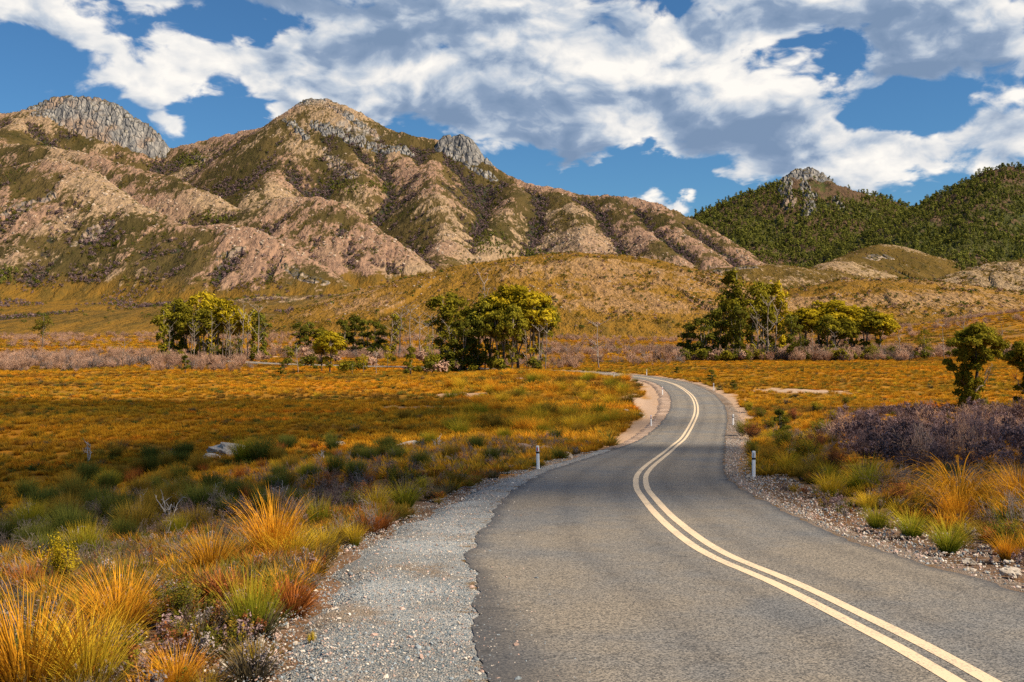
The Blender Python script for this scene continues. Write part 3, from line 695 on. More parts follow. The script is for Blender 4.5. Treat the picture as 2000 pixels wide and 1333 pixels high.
crag('rocky_crag', 'broken rocks on the highest summit', [(540, 243, 3030), (560, 224, 3015), (583, 206, 3003), (602, 193, 3000), (625, 194, 2990), (655, 199, 2980), (700, 222, 2960)], 1.0, 2.8, 50, 9, seed=140, amp=6)
crag('rocky_crag', 'ragged rock cap on the forested peak', [(1528, 350, 2995), (1545, 336, 2995), (1562, 328, 2995), (1588, 329, 2995), (1608, 338, 2995), (1622, 352, 2990)], 1.3, 2.8, 45, 8, seed=220, amp=6)
outcrop('tilted grey slabs below the highest summit', 'mountain_range', [(615, 245), (660, 262), (705, 280), (745, 292), (800, 300)], 26, 13, seed=310)
outcrop('pinkish rock rib running down right of the summit', 'mountain_range', [(650, 212), (690, 235), (730, 262)], 20, 8, seed=320)
outcrop('grey rock below the left side of the summit', 'mountain_range', [(555, 235), (580, 250), (600, 270)], 16, 8, seed=330)
outcrop('broken pale rock under the summit face', 'mountain_range', [(640, 300), (660, 325), (690, 345)], 26, 6, seed=340, mat=M_PALE)
outcrop('broken rock along the foot of the long left crag', 'mountain_range', [(70, 222), (120, 238), (170, 256), (230, 280), (300, 296)], 22, 10, seed=450)
outcrop('broken rock along the foot of the small tower', 'mountain_range', [(880, 300), (920, 328), (965, 350)], 18, 9, seed=460)
outcrop('lone pale rock above the left saddle', 'mountain_range', [(385, 308), (395, 318)], 14, 12, seed=350, mat=M_PALE)
outcrop('pale rock bands on the front left hill', 'mountain_range', [(20, 420), (60, 400), (95, 385)], 20, 6, seed=360, mat=M_PALE)
outcrop('pale rock streak on the front left hill', 'mountain_range', [(150, 480), (190, 455), (215, 440)], 15, 6, seed=370, mat=M_PALE)
outcrop('white rock streaks on the round hill left of centre', 'mountain_range', [(420, 530), (440, 505), (470, 490)], 14, 5, seed=380, mat=M_PALE)
outcrop('white rock streaks at the right end of the round hill', 'mountain_range', [(560, 520), (590, 540), (630, 552)], 14, 5, seed=390, mat=M_PALE)
outcrop('grey buttress on the left of the forested peak', 'forested_peak', [(1532, 352), (1536, 378), (1545, 405)], 26, 16, seed=400)
outcrop('tall pale grey rib on the face of the forested peak', 'forested_peak', [(1572, 362), (1580, 385), (1578, 418)], 24, 18, seed=410)
outcrop('small grey rock on the right of the forested peak', 'forested_peak', [(1630, 392), (1640, 405)], 16, 9, seed=420)
outcrop('pale rocks on the crest of the bare spur', 'bare brown spur climbing between the two forested mountains', [(1400, 532), (1440, 526), (1470, 524)], 10, 4, 1.6, seed=430, mat=M_PALE)
outcrop('pale rocks on the flank of the bare spur', 'bare brown spur climbing between the two forested mountains', [(1690, 505), (1715, 500), (1740, 505)], 12, 3, 1.6, seed=440, mat=M_PALE)

# ------------------------------------------------------------------ plant materials
def mat_grass(name, root, mid, tip, patch=None, trans=0.3, vary=0.45):
    m, n = new_mat(name)
    t = n.attr('t'); p = n.pos()
    rnd = n.node('ShaderNodeObjectInfo').outputs['Random']
    tone = n.attr('tone')
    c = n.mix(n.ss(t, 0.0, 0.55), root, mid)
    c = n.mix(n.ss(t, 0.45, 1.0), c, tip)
    if patch:
        x, y, z = n.xyz(p)
        ps = n.comb(n.m('MULTIPLY', x, 0.4), y, 0.0)
        a = n.noise(ps, 0.035, 4); b = n.noise(ps, 0.12, 4, 0.65)
        c = n.mix(n.ss(n.m('ADD', a, n.m('MULTIPLY', n.m('SUBTRACT', rnd, 0.5), 0.16)), 0.47, 0.58), c, n.mix(n.ss(t, 0.0, 0.8), patch[0], patch[1]))
        c = n.mix(n.ss(n.m('ADD', b, n.m('MULTIPLY', n.m('SUBTRACT', rnd, 0.5), 0.14)), 0.55, 0.66), c, n.mix(n.ss(t, 0.0, 0.8), patch[2], patch[3]))
        e_ = n.noise(ps, 0.05, 5, 0.6)
        c = n.mix(n.m('MULTIPLY', n.ss(n.m('ADD', e_, n.m('MULTIPLY', n.m('SUBTRACT', rnd, 0.5), 0.12)), 0.53, 0.62), 0.85), c, n.mix(n.ss(t, 0.0, 0.8), (0.075, 0.045, 0.014), (0.22, 0.115, 0.026)))
        c = n.mix(n.ss(rnd, 0.88, 0.92), c, n.mix(n.ss(t, 0.0, 0.8), (0.05, 0.06, 0.015), (0.13, 0.135, 0.025)))
    k = n.m('ADD', n.m('MULTIPLY', rnd, vary), n.m('ADD', n.m('MULTIPLY', tone, 0.5), 0.78 - vary * 0.5))
    c = n.mix(1.0, c, n.comb(k, k, k), 'MULTIPLY')
    d = n.node('ShaderNodeBsdfDiffuse'); n.put(d.inputs[0], c)
    tr = n.node('ShaderNodeBsdfTranslucent'); n.put(tr.inputs[0], c)
    mx = n.node('ShaderNodeMixShader'); mx.inputs[0].default_value = trans
    n.t.links.new(d.outputs[0], mx.inputs[1]); n.t.links.new(tr.outputs[0], mx.inputs[2])
    o = n.node('ShaderNodeOutputMaterial'); n.t.links.new(mx.outputs[0], o.inputs[0]); return m

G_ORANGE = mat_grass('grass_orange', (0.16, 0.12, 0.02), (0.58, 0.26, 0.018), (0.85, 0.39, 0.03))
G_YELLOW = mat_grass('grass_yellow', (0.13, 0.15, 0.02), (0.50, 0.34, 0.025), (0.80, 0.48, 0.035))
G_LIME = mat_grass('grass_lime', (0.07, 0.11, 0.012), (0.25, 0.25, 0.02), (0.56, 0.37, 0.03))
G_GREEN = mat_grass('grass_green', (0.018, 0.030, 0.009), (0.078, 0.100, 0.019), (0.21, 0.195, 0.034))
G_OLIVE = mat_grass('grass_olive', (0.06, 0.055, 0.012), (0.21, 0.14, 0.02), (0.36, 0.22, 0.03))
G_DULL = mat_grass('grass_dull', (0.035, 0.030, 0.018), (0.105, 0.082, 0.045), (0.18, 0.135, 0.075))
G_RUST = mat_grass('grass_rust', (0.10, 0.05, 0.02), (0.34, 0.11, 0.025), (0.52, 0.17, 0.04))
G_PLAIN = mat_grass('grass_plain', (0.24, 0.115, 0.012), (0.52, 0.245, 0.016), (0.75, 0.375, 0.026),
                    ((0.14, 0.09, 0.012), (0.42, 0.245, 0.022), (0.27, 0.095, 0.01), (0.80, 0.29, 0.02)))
T_GREY = mat_grass('twig_grey', (0.065, 0.052, 0.046), (0.15, 0.122, 0.108), (0.25, 0.20, 0.178), trans=0.0, vary=0.85)
T_PURPLE = mat_grass('twig_purple', (0.07, 0.048, 0.048), (0.16, 0.105, 0.102), (0.26, 0.17, 0.16), trans=0.0, vary=0.85)
T_PINK = mat_grass('twig_pink', (0.15, 0.085, 0.058), (0.33, 0.195, 0.13), (0.44, 0.27, 0.18), trans=0.0, vary=0.85)
T_BLEACHED = mat_grass('twig_bleached', (0.30, 0.26, 0.23), (0.48, 0.43, 0.39), (0.52, 0.46, 0.42), trans=0.0)
L_OLIVE = mat_grass('leaf_olive', (0.095, 0.095, 0.013), (0.20, 0.175, 0.017), (0.35, 0.27, 0.022))
L_GOLD = mat_grass('leaf_gold', (0.16, 0.14, 0.012), (0.37, 0.28, 0.016), (0.62, 0.43, 0.022))
L_DARK = mat_grass('leaf_dark', (0.055, 0.062, 0.012), (0.115, 0.115, 0.016), (0.19, 0.165, 0.02))
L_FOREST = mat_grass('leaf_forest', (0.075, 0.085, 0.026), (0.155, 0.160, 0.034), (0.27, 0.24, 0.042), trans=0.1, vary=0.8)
L_RED = mat_grass('leaf_red', (0.09, 0.05, 0.03), (0.22, 0.09, 0.04), (0.34, 0.12, 0.04))
BARK = mat_grass('bark', (0.10, 0.075, 0.055), (0.24, 0.185, 0.14), (0.30, 0.24, 0.19), trans=0.0)
BARK_DARK = mat_grass('bark_dark', (0.05, 0.036, 0.03), (0.085, 0.06, 0.048), (0.10, 0.075, 0.06), trans=0.0)
BARK_PALE = mat_grass('bark_pale', (0.17, 0.13, 0.105), (0.29, 0.235, 0.19), (0.34, 0.28, 0.235), trans=0.0)
def mat_stone(name, a, b, sc=6.0):
    m, n = new_mat(name)
    p = n.pos(); rnd = n.node('ShaderNodeObjectInfo').outputs['Random']
    f = n.noise(p, sc, 5, 0.65); f2 = n.noise(p, sc * 5, 3, 0.7)
    c = n.mix(n.ss(f, 0.33, 0.66), a, b); c = n.mix(n.ss(f2, 0.62, 0.75), c, tuple(k * 0.45 for k in a))
    k = n.m('ADD', n.m('MULTIPLY', rnd, 0.7), 0.6)
    c = n.mix(1.0, c, n.comb(k, k, k), 'MULTIPLY')
    out_diffuse(n, c, 0.85, n.bump(n.m('ADD', f, f2), 0.5, 0.02), 0.2); return m
STONE_PALE = mat_stone('stone_pale', (0.40, 0.33, 0.26), (0.68, 0.59, 0.49))
STONE_PINK = mat_stone('stone_pink', (0.34, 0.22, 0.17), (0.60, 0.42, 0.34))
STONE_BLUE = mat_stone('stone_blue', (0.13, 0.15, 0.165), (0.34, 0.37, 0.38), 20)
STONE_FAR = mat_stone('stone_far', (0.33, 0.235, 0.165), (0.48, 0.37, 0.27), 0.2)

# ------------------------------------------------------------------ plant meshes
def tussock_mesh(name, mat, n=260, L=1.0, r0=0.14, lean0=0.05, lean1=0.9, droop=1.0, w=0.012, sg=4, seed=0, lmin=0.5, up=1.0):
    g = np.random.default_rng(seed)
    az = g.random(n) * 2 * np.pi; q = np.sqrt(g.random(n))
    root = np.stack([r0 * q * np.cos(az), r0 * q * np.sin(az), np.full(n, -0.03)], 1)
    az = az + g.normal(0, 0.45, n)
    th = lean0 + (lean1 - lean0) * q * g.random(n) ** 0.6 + g.normal(0, 0.06, n)
    ln = L * (lmin + (1 - lmin) * g.random(n)) ; dr = droop * ((0.35 + 0.9 * g.random(n)) if droop < 2 else (0.75 + 0.5 * g.random(n)))
    side = az + np.pi / 2 + g.normal(0, 0.7, n); sv = np.stack([np.cos(side), np.sin(side), np.zeros(n)], 1)
    V = []; T = []; pos = root.copy()
    for k in range(sg + 1):
        t = k / sg
        ww = w * (1 - t) ** 0.75 * (0.7 + 0.6 * (ln / L))
        if k == sg: V.append(pos.copy()[:, None, :])
        else: V.append(np.stack([pos - sv * ww[:, None] * 0.5, pos + sv * ww[:, None] * 0.5], 1))
        a = th + dr * ((k + 0.5) / sg) ** 1.6
        pos = pos + np.stack([np.sin(a) * np.cos(az), np.sin(a) * np.sin(az), np.cos(a) * up], 1) * (ln / sg)[:, None]
    V = np.concatenate(V, 1); nv = 2 * sg + 1
    b = (np.arange(n) * nv)[:, None]
    quads = np.concatenate([np.stack([b[:, 0] + 2 * k, b[:, 0] + 2 * k + 1, b[:, 0] + 2 * k + 3, b[:, 0] + 2 * k + 2], 1) for k in range(sg - 1)], 0) if sg > 1 else np.zeros((0, 4), int)
    tris = np.stack([b[:, 0] + 2 * (sg - 1), b[:, 0] + 2 * (sg - 1) + 1, b[:, 0] + 2 * sg], 1)
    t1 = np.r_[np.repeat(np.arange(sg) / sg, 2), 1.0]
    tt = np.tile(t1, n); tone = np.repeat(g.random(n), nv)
    me = mesh_arrays(name, V.reshape(-1, 3), np.r_[quads.ravel(), tris.ravel()], np.r_[np.full(len(quads), 4), np.full(len(tris), 3)], {'t': tt, 'tone': tone})
    me.materials.append(mat); return me

class Tubes:
    def __init__(s): s.V = []; s.Fq = []; s.t = []; s.tone = []; s.n = 0
    def add(s, P, rad, sides=5, t=None, tone=0.5):
        P = np.asarray(P, float); rad = np.asarray(rad, float); k = len(P)
        d = np.gradient(P, axis=0); d /= (np.linalg.norm(d, axis=1)[:, None] + 1e-9)
        ref = np.array([0.3, 0.9, 0.1]) if abs(d[0, 2]) > 0.6 else np.array([0, 0, 1.0])
        u = np.cross(d, ref); u /= (np.linalg.norm(u, axis=1)[:, None] + 1e-9); v = np.cross(d, u)
        a = np.arange(sides) / sides * 2 * np.pi
        ring = P[:, None, :] + rad[:, None, None] * (np.cos(a)[None, :, None] * u[:, None, :] + np.sin(a)[None, :, None] * v[:, None, :])
        s.V.append(ring.reshape(-1, 3))
        i = (np.arange(k - 1) * sides)[:, None] + np.arange(sides)[None]; j = (np.arange(k - 1) * sides)[:, None] + (np.arange(sides) + 1)[None] % sides
        s.Fq.append((np.stack([i, j, j + sides, i + sides], -1).reshape(-1, 4)) + s.n)
        tv = np.linspace(0, 1, k) if t is None else np.asarray(t)
        s.t.append(np.repeat(tv, sides)); s.tone.append(np.full(k * sides, tone)); s.n += k * sides
    def mesh(s, name, mat):
        me = mesh_arrays(name, np.concatenate(s.V), np.concatenate(s.Fq).ravel(), 4, {'t': np.concatenate(s.t), 'tone': np.concatenate(s.tone)}, smooth=True)
        me.materials.append(mat); return me

class Leaves:
    def __init__(s): s.V = []; s.t = []; s.tone = []
    def add(s, C, Nn, size, t, tone, g, aspect=0.45):
        """leaf-shaped quads at centres C with normals Nn"""
        n = len(C)
        r = g.normal(size=(n, 3)); u = np.cross(Nn, r); u /= (np.linalg.norm(u, axis=1)[:, None] + 1e-9); v = np.cross(Nn, u); v /= (np.linalg.norm(v, axis=1)[:, None] + 1e-9)
        sz = (size * (0.6 + 0.8 * g.random(n)))[:, None] if np.isscalar(size) else size[:, None]
        s.V.append(np.stack([C - u * sz, C + v * sz * aspect, C + u * sz, C - v * sz * aspect], 1))
        s.t.append(np.repeat(np.broadcast_to(t, (n,)), 4)); s.tone.append(np.repeat(np.broadcast_to(tone, (n,)), 4))
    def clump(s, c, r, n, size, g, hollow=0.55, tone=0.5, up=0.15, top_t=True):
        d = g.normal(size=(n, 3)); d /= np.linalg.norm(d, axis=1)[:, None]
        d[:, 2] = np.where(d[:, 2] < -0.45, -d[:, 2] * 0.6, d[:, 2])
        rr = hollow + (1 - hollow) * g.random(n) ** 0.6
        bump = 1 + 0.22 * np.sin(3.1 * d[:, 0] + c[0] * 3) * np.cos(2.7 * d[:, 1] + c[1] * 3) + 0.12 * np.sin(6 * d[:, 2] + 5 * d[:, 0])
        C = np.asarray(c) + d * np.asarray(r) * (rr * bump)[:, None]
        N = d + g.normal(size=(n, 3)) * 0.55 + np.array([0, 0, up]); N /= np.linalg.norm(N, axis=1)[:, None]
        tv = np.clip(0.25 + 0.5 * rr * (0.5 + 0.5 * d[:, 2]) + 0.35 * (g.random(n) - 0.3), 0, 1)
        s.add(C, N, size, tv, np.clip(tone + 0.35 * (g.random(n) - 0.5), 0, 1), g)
    def mesh(s, name, mat):
        V = np.concatenate(s.V).reshape(-1, 3)
        me = mesh_arrays(name, V, np.arange(len(V)), 4, {'t': np.concatenate(s.t), 'tone': np.concatenate(s.tone)})
        me.materials.append(mat); return me

def wander(p0, p1, k, amp, g):
    t = np.linspace(0, 1, k)[:, None]
    P = np.asarray(p0) * (1 - t) + np.asarray(p1) * t
    off = np.cumsum(g.normal(0, amp, (k, 3)), 0); off -= off[0]; off -= t * off[-1] * 0.7
    return P + off
def twig_mesh(name, mat, h=1.0, spread=0.6, stems=14, subs=5, r=0.010, seed=0, sides=3, fine=3, rmin=0.0035):
    g = np.random.default_rng(seed); T = Tubes()
    for i in range(stems):
        a = g.random() * 6.28; q = g.random() ** 0.6
        p0 = np.array([0.12 * spread * math.cos(a), 0.12 * spread * math.sin(a), -0.03])
        p1 = np.array([spread * q * math.cos(a), spread * q * math.sin(a), h * (0.55 + 0.45 * g.random()) * (1 - 0.3 * q)])
        P = wander(p0, p1, 6, 0.035 * h, g); tn = g.random()
        T.add(P, np.linspace(r, rmin, 6), sides, np.linspace(0, 0.7, 6), tn)
        for j in range(subs):
            k = g.integers(2, 6); b0 = P[k - 1] * (1 - 0.5) + P[k] * 0.5 if k < 6 else P[5]
            dirn = g.normal(size=3); dirn[2] = abs(dirn[2]) + 0.5; dirn /= np.linalg.norm(dirn)
            Lb = h * (0.16 + 0.24 * g.random())
            Q = wander(b0, b0 + dirn * Lb, 4, 0.02 * h, g); T.add(Q, np.linspace(r * 0.6, rmin * 0.8, 4), sides, np.linspace(0.4, 1, 4), tn)
            for f in range(fine):
                kk = g.integers(1, 4); d2 = dirn + g.normal(size=3) * 0.7; d2 /= np.linalg.norm(d2)
                T.add(np.stack([Q[kk], Q[kk] + d2 * Lb * 0.45]), [rmin, rmin * 0.6], 3, [0.7, 1.0], tn)
    return T.mesh(name, mat)
def leafy_mesh(name, mat, h=1.0, spread=0.4, stems=12, leaves=90, size=0.02, seed=0):
    g = np.random.default_rng(seed); Lf = Leaves()
    for i in range(stems):
        a = g.random() * 6.28; q = g.random() ** 0.6
        p1 = np.array([spread * q * math.cos(a), spread * q * math.sin(a), h * (0.55 + 0.45 * g.random()) * (1 - 0.3 * q)])
        P = wander((0.03 * math.cos(a), 0.03 * math.sin(a), 0), p1, 7, 0.03 * h, g)
        t = 0.2 + 0.8 * g.random(leaves) ** 0.8
        C = np.stack([np.interp(t, np.linspace(0, 1, 7), P[:, c]) for c in range(3)], 1) + g.normal(0, 0.045 * h, (leaves, 3))
        N = g.normal(size=(leaves, 3)) * 0.7 + np.array([math.cos(a) * 0.4, math.sin(a) * 0.4, 0.7]); N /= np.linalg.norm(N, axis=1)[:, None]
        Lf.add(C, N, size, np.clip(t + 0.2 * (g.random(leaves) - 0.5), 0, 1), g.random(leaves), g, 0.5)
    return Lf.mesh(name, mat)
def rock_mesh(name, mat, seed, sub=2, squash=0.6, rough=0.35, flat=False):
    import bmesh
    from mathutils import noise
    bm = bmesh.new(); bmesh.ops.create_icosphere(bm, subdivisions=sub, radius=1.0)
    off = Vector((seed * 3.17, seed * 1.31, seed * 2.7))
    for v in bm.verts:
        d = v.co.normalized()
        k = 1 + rough * noise.noise(d * 1.3 + off) * 1.6 + rough * 0.5 * noise.noise(d * 3.1 + off) + (rough * 0.28 * noise.noise(d * 8.0 + off) + rough * 0.14 * noise.noise(d * 18.0 + off) if sub > 2 else 0)
        # a few flat cleavage faces
        for a in ((0.8, 0.3, 0.5), (-0.6, 0.5, 0.6), (0.1, -0.9, 0.4), (0.2, 0.2, 0.95)):
            av = Vector(a).normalized(); dd = d.dot(av) * k
            if dd > 0.74: k *= 0.74 / dd
        v.co = d * k; v.co.z *= squash
    me = bpy.data.meshes.new(name); bm.to_mesh(me); bm.free()
    me.materials.append(mat)
    if not flat: me.polygons.foreach_set('use_smooth', np.ones(len(me.polygons), dtype=bool))
    return me

# ------------------------------------------------------------------ scatter for what nobody could count
PROTO = bpy.data.collections.new('plant_prototypes')
def scatter(name, label, cat, protos, P, scl, rotz=None, tilt=0.12, seed=0):
    """one object: instances of the meshes in protos at points P"""
    g = np.random.default_rng(seed); n = len(P)
    c = bpy.data.collections.new(name + '_set')
    for i, me in enumerate(protos):
        o = bpy.data.objects.new('%s_piece_%02d' % (name, i), me); c.objects.link(o)
    rot = np.stack([g.normal(0, tilt, n), g.normal(0, tilt, n), g.random(n) * 6.283 if rotz is None else rotz], 1)
    scl = np.asarray(scl, float)
    if scl.ndim == 1: scl = np.stack([scl, scl, scl], 1)
    me = bpy.data.meshes.new(name); me.vertices.add(n); me.vertices.foreach_set('co', np.ascontiguousarray(P, dtype=np.float32).ravel())
    for k, a in (('rot', rot), ('scl', scl)):
        at_ = me.attributes.new(k, 'FLOAT_VECTOR', 'POINT'); at_.data.foreach_set('vector', np.ascontiguousarray(a, dtype=np.float32).ravel())
    at_ = me.attributes.new('pick', 'INT', 'POINT'); at_.data.foreach_set('value', g.integers(0, len(protos), n).astype(np.int32))
    o = bpy.data.objects.new(name, me); col.objects.link(o)
    ng = bpy.data.node_groups.new(name + '_nodes', 'GeometryNodeTree')
    ng.interface.new_socket('Geometry', in_out='INPUT', socket_type='NodeSocketGeometry'); ng.interface.new_socket('Geometry', in_out='OUTPUT', socket_type='NodeSocketGeometry')
    N = ng.nodes; Lk = ng.links
    gi = N.new('NodeGroupInput'); go = N.new('NodeGroupOutput'); iop = N.new('GeometryNodeInstanceOnPoints'); ci = N.new('GeometryNodeCollectionInfo')
    ci.inputs[0].default_value = c; ci.inputs['Separate Children'].default_value = True; ci.inputs['Reset Children'].default_value = True
    def na(nm, ty):
        a = N.new('GeometryNodeInputNamedAttribute'); a.data_type = ty; a.inputs[0].default_value = nm; return a.outputs[0]
    er = N.new('FunctionNodeEulerToRotation')
    Lk.new(na('rot', 'FLOAT_VECTOR'), er.inputs[0])
    Lk.new(gi.outputs[0], iop.inputs['Points']); Lk.new(ci.outputs[0], iop.inputs['Instance']); iop.inputs['Pick Instance'].default_value = True
    Lk.new(na('pick', 'INT'), iop.inputs['Instance Index']); Lk.new(er.outputs[0], iop.inputs['Rotation']); Lk.new(na('scl', 'FLOAT_VECTOR'), iop.inputs['Scale'])
    Lk.new(iop.outputs[0], go.inputs[0])
    md = o.modifiers.new('scatter', 'NODES'); md.node_group = ng
    tag(o, label, cat, None, 'stuff'); return o

def pix_ground(px, py):
    Ys = np.geomspace(4, 1200, 6000); X = (px - 1000) / F * Ys
    z = base_z(X, Ys); zr = ZC - (py - HZ) / F * Ys
    k = int(np.argmax(zr < z)); return np.array([X[k], Ys[k], z[k]])
def on_ground(x, y):
    return float(ground_z(np.array([x]), np.array([y]))[0])
def fan_points(n, y0, y1, u0, u1, g, power=1.0):
    """random spots in the view wedge, evenly spread over the ground when power=1"""
    t = g.random(n); Y = np.sqrt(y0 * y0 + t * (y1 * y1 - y0 * y0)) if power == 1 else y0 * (y1 / y0) ** t
    U = u0 + (u1 - u0) * g.random(n); return U * Y, Y
def pix_of(X, Y, z): return 1000 + F * X / Y, HZ + F * (ZC - z) / Y

def shoulder_clear(X, Y, extra_l=0.0, extra_r=0.0):
    """True where plants may grow: outside asphalt and gravel"""
    sd = road_dist(X, Y)
    l = np.interp(Y, rc[:900, 1], (wl + shl)[:900]); r = np.interp(Y, rc[:900, 1], (wr + shr)[:900])
    ok = ((sd < -(l + extra_l)) | (sd > (r + extra_r))) & (bare_at(X, Y) < 0.45 + 0.3 * np.sin(X * 7.3 + Y * 3.1))
    return ok, sd

# ------------------------------------------------------------------ forest, scrub and boulders on the mountains
def blob_tree(name, mat, seed, h=12.0, w=4.5, n=70):
    g = np.random.default_rng(seed); Lf = Leaves()
    for k in range(7):
        a = g.random() * 6.28; q = g.random() ** 0.5 * 0.5
        c = np.array([w * q * math.cos(a), w * q * math.sin(a), h * (0.45 + 0.45 * g.random() * (1 - q))])
        Lf.clump(c, (w * 0.42, w * 0.42, w * 0.40), n // 7, w * 0.24, g, 0.7, 0.3 + 0.4 * g.random())
    Lf.clump((0, 0, h * 0.32), (w * 0.5, w * 0.5, h * 0.36), n // 2, w * 0.30, g, 0.5, 0.3)
    return Lf.mesh(name, mat)
def pick_on(hname, weight, n, g):
    H = HILL[hname]; w = np.clip(weight, 0, None)
    # per unit of ground area: cells of the fan grid grow with distance
    w = w * H['Y']; i = g.choice(len(w), n, p=w / w.sum())
    nr, nc = H['shape']; r = i // nc; c = i % nc
    r2 = np.clip(r + 1, 0, nr - 1); c2 = np.clip(c + 1, 0, nc - 1); X = H['X'].reshape(nr, nc); Y = H['Y'].reshape(nr, nc); Z = H['z'].reshape(nr, nc)
    a = g.random(n); b = g.random(n)
    f = lambda A: A[r, c] + a * (A[r2, c] - A[r, c]) + b * (A[r, c2] - A[r, c])
    return np.stack([f(X), f(Y), f(Z)], 1), i
def front(hname):
    """how much a spot faces the valley"""
    H = HILL[hname]; Z = H['z'].reshape(H['shape']); gy = np.gradient(Z, axis=0).ravel()
    return np.where(gy > -0.4, 1.0, 0.12)
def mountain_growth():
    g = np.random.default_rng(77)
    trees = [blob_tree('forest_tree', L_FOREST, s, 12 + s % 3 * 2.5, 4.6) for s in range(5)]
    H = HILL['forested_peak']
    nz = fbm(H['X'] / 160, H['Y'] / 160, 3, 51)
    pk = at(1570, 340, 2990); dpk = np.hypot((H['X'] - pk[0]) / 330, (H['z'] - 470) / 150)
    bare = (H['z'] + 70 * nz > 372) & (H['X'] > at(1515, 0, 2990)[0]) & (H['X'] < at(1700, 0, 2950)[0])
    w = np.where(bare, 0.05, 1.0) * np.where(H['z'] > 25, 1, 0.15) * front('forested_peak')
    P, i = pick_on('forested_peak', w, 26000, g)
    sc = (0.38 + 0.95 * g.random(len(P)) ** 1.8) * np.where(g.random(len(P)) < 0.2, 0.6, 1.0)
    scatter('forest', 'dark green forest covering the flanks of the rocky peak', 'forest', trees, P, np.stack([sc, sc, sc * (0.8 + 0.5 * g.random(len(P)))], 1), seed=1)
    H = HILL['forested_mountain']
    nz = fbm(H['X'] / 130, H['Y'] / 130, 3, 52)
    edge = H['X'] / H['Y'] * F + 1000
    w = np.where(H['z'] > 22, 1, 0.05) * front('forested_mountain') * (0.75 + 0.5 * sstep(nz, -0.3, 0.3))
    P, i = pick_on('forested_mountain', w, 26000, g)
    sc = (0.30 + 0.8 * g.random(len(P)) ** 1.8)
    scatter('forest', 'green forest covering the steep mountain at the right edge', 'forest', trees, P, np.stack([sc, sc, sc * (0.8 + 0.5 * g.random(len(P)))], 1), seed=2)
    # burnt scrub in the gullies of the range and boulders on its spurs
    burnt = []
    for s in range(4):
        gg = np.random.default_rng(300 + s); Lf = Leaves(); Lf.clump((0, 0, 2.2), (2.4, 2.4, 2.8), 46, 0.75, gg, 0.45, 0.3); burnt.append(Lf.mesh('burnt_scrub', T_PURPLE if s < 3 else L_DARK))
    H = HILL['mountain_range']; fr = front('mountain_range')
    gw = sstep(H['gul'] + 0.35 * fbm(H['X'] / 70, H['Y'] / 70, 3, 53), 0.28, 0.7) * fr * sstep(H['z'] - H['base'], 3, 20)
    P, i = pick_on('mountain_range', gw, 34000, g); sc = 0.7 + 0.9 * g.random(len(P)) ** 1.5
    scatter('gully_scrub', 'grey burnt scrub filling the gullies of the range', 'scrub', burnt, P, sc, seed=3)
    ap = np.where((H['z'] - H['base'] < 30) & (H['Y'] > 900) & (H['Y'] < 1700), sstep(fbm(H['X'] / 80, H['Y'] / 60, 3, 58), 0.12, 0.34), 0.0)
    P, i = pick_on('mountain_range', ap, 5200, g); sc = 0.35 + 0.7 * g.random(len(P)) ** 1.5
    scatter('apron_scrub', 'grey-purple scrub in bands below the range', 'scrub', burnt, P, sc, seed=8)
    hx = 1000 + F * H['X'] / H['Y']; hy = HZ + F * (ZC - H['z']) / H['Y']
    wt = sum(np.exp(-((hx - a) / b) ** 2 - ((hy - c) / d) ** 2) for a, b, c, d in ((372, 28, 318, 16), (8, 34, 545, 14), (420, 30, 432, 6), (1030, 40, 500, 8), (960, 30, 480, 20), (700, 60, 370, 14))) * fr
    wt = np.where(wt > 0.25, wt, 0) * (H['gul'] + 0.35)
    P, i = pick_on('mountain_range', wt, 900, g); sc = 0.3 + 0.45 * g.random(len(P))
    scatter('gully_trees', 'patches of green trees in the gullies of the range', 'trees', trees, P, sc, seed=9)
    green = []
    for s in range(3):
        gg = np.random.default_rng(320 + s); Lf = Leaves(); Lf.clump((0, 0, 0.8), (2.0, 2.0, 1.3), 34, 0.6, gg, 0.4, 0.3); green.append(Lf.mesh('heath_shrub', G_GREEN if s else G_OLIVE))
    w = (0.25 + sstep(fbm(H['X'] / 90, H['Y'] / 90, 3, 54), 0.0, 0.35)) * fr * sstep(H['z'] - H['base'], 3, 30)
    P, i = pick_on('mountain_range', w, 16000, g); sc = 0.5 + 1.0 * g.random(len(P)) ** 2
    scatter('mountain_heath', 'low green heath shrubs dotted over the range', 'heath', green, P, sc, seed=4)
    rocks = [rock_mesh('boulder', STONE_FAR, 40 + s, 1, 0.75, 0.4, flat=True) for s in range(4)]
    w = sstep(H['rock'] + 0.5 * fbm(H['X'] / 50, H['Y'] / 50, 3, 55), 0.35, 0.9) * fr * sstep(H['z'] - H['base'], 25, 60)
    P, i = pick_on('mountain_range', w, 8000, g); sc = 0.7 + 2.6 * g.random(len(P)) ** 3
    scatter('mountain_boulders', 'pale boulders strewn over the spurs of the range', 'boulders', rocks, P, np.stack([sc * 1.2, sc, sc * 1.1], 1), tilt=0.5, seed=5)
    # foothills: dark bushes, low heath and pale stones
    bush = []
    for s in range(4):
        gg = np.random.default_rng(340 + s); Lf = Leaves(); Lf.clump((0, 0, 0.55), (0.9, 0.9, 0.75), 34, 0.32, gg, 0.4, 0.3); bush.append(Lf.mesh('hill_bush', (G_OLIVE, G_GREEN, T_PINK, G_OLIVE)[s]))
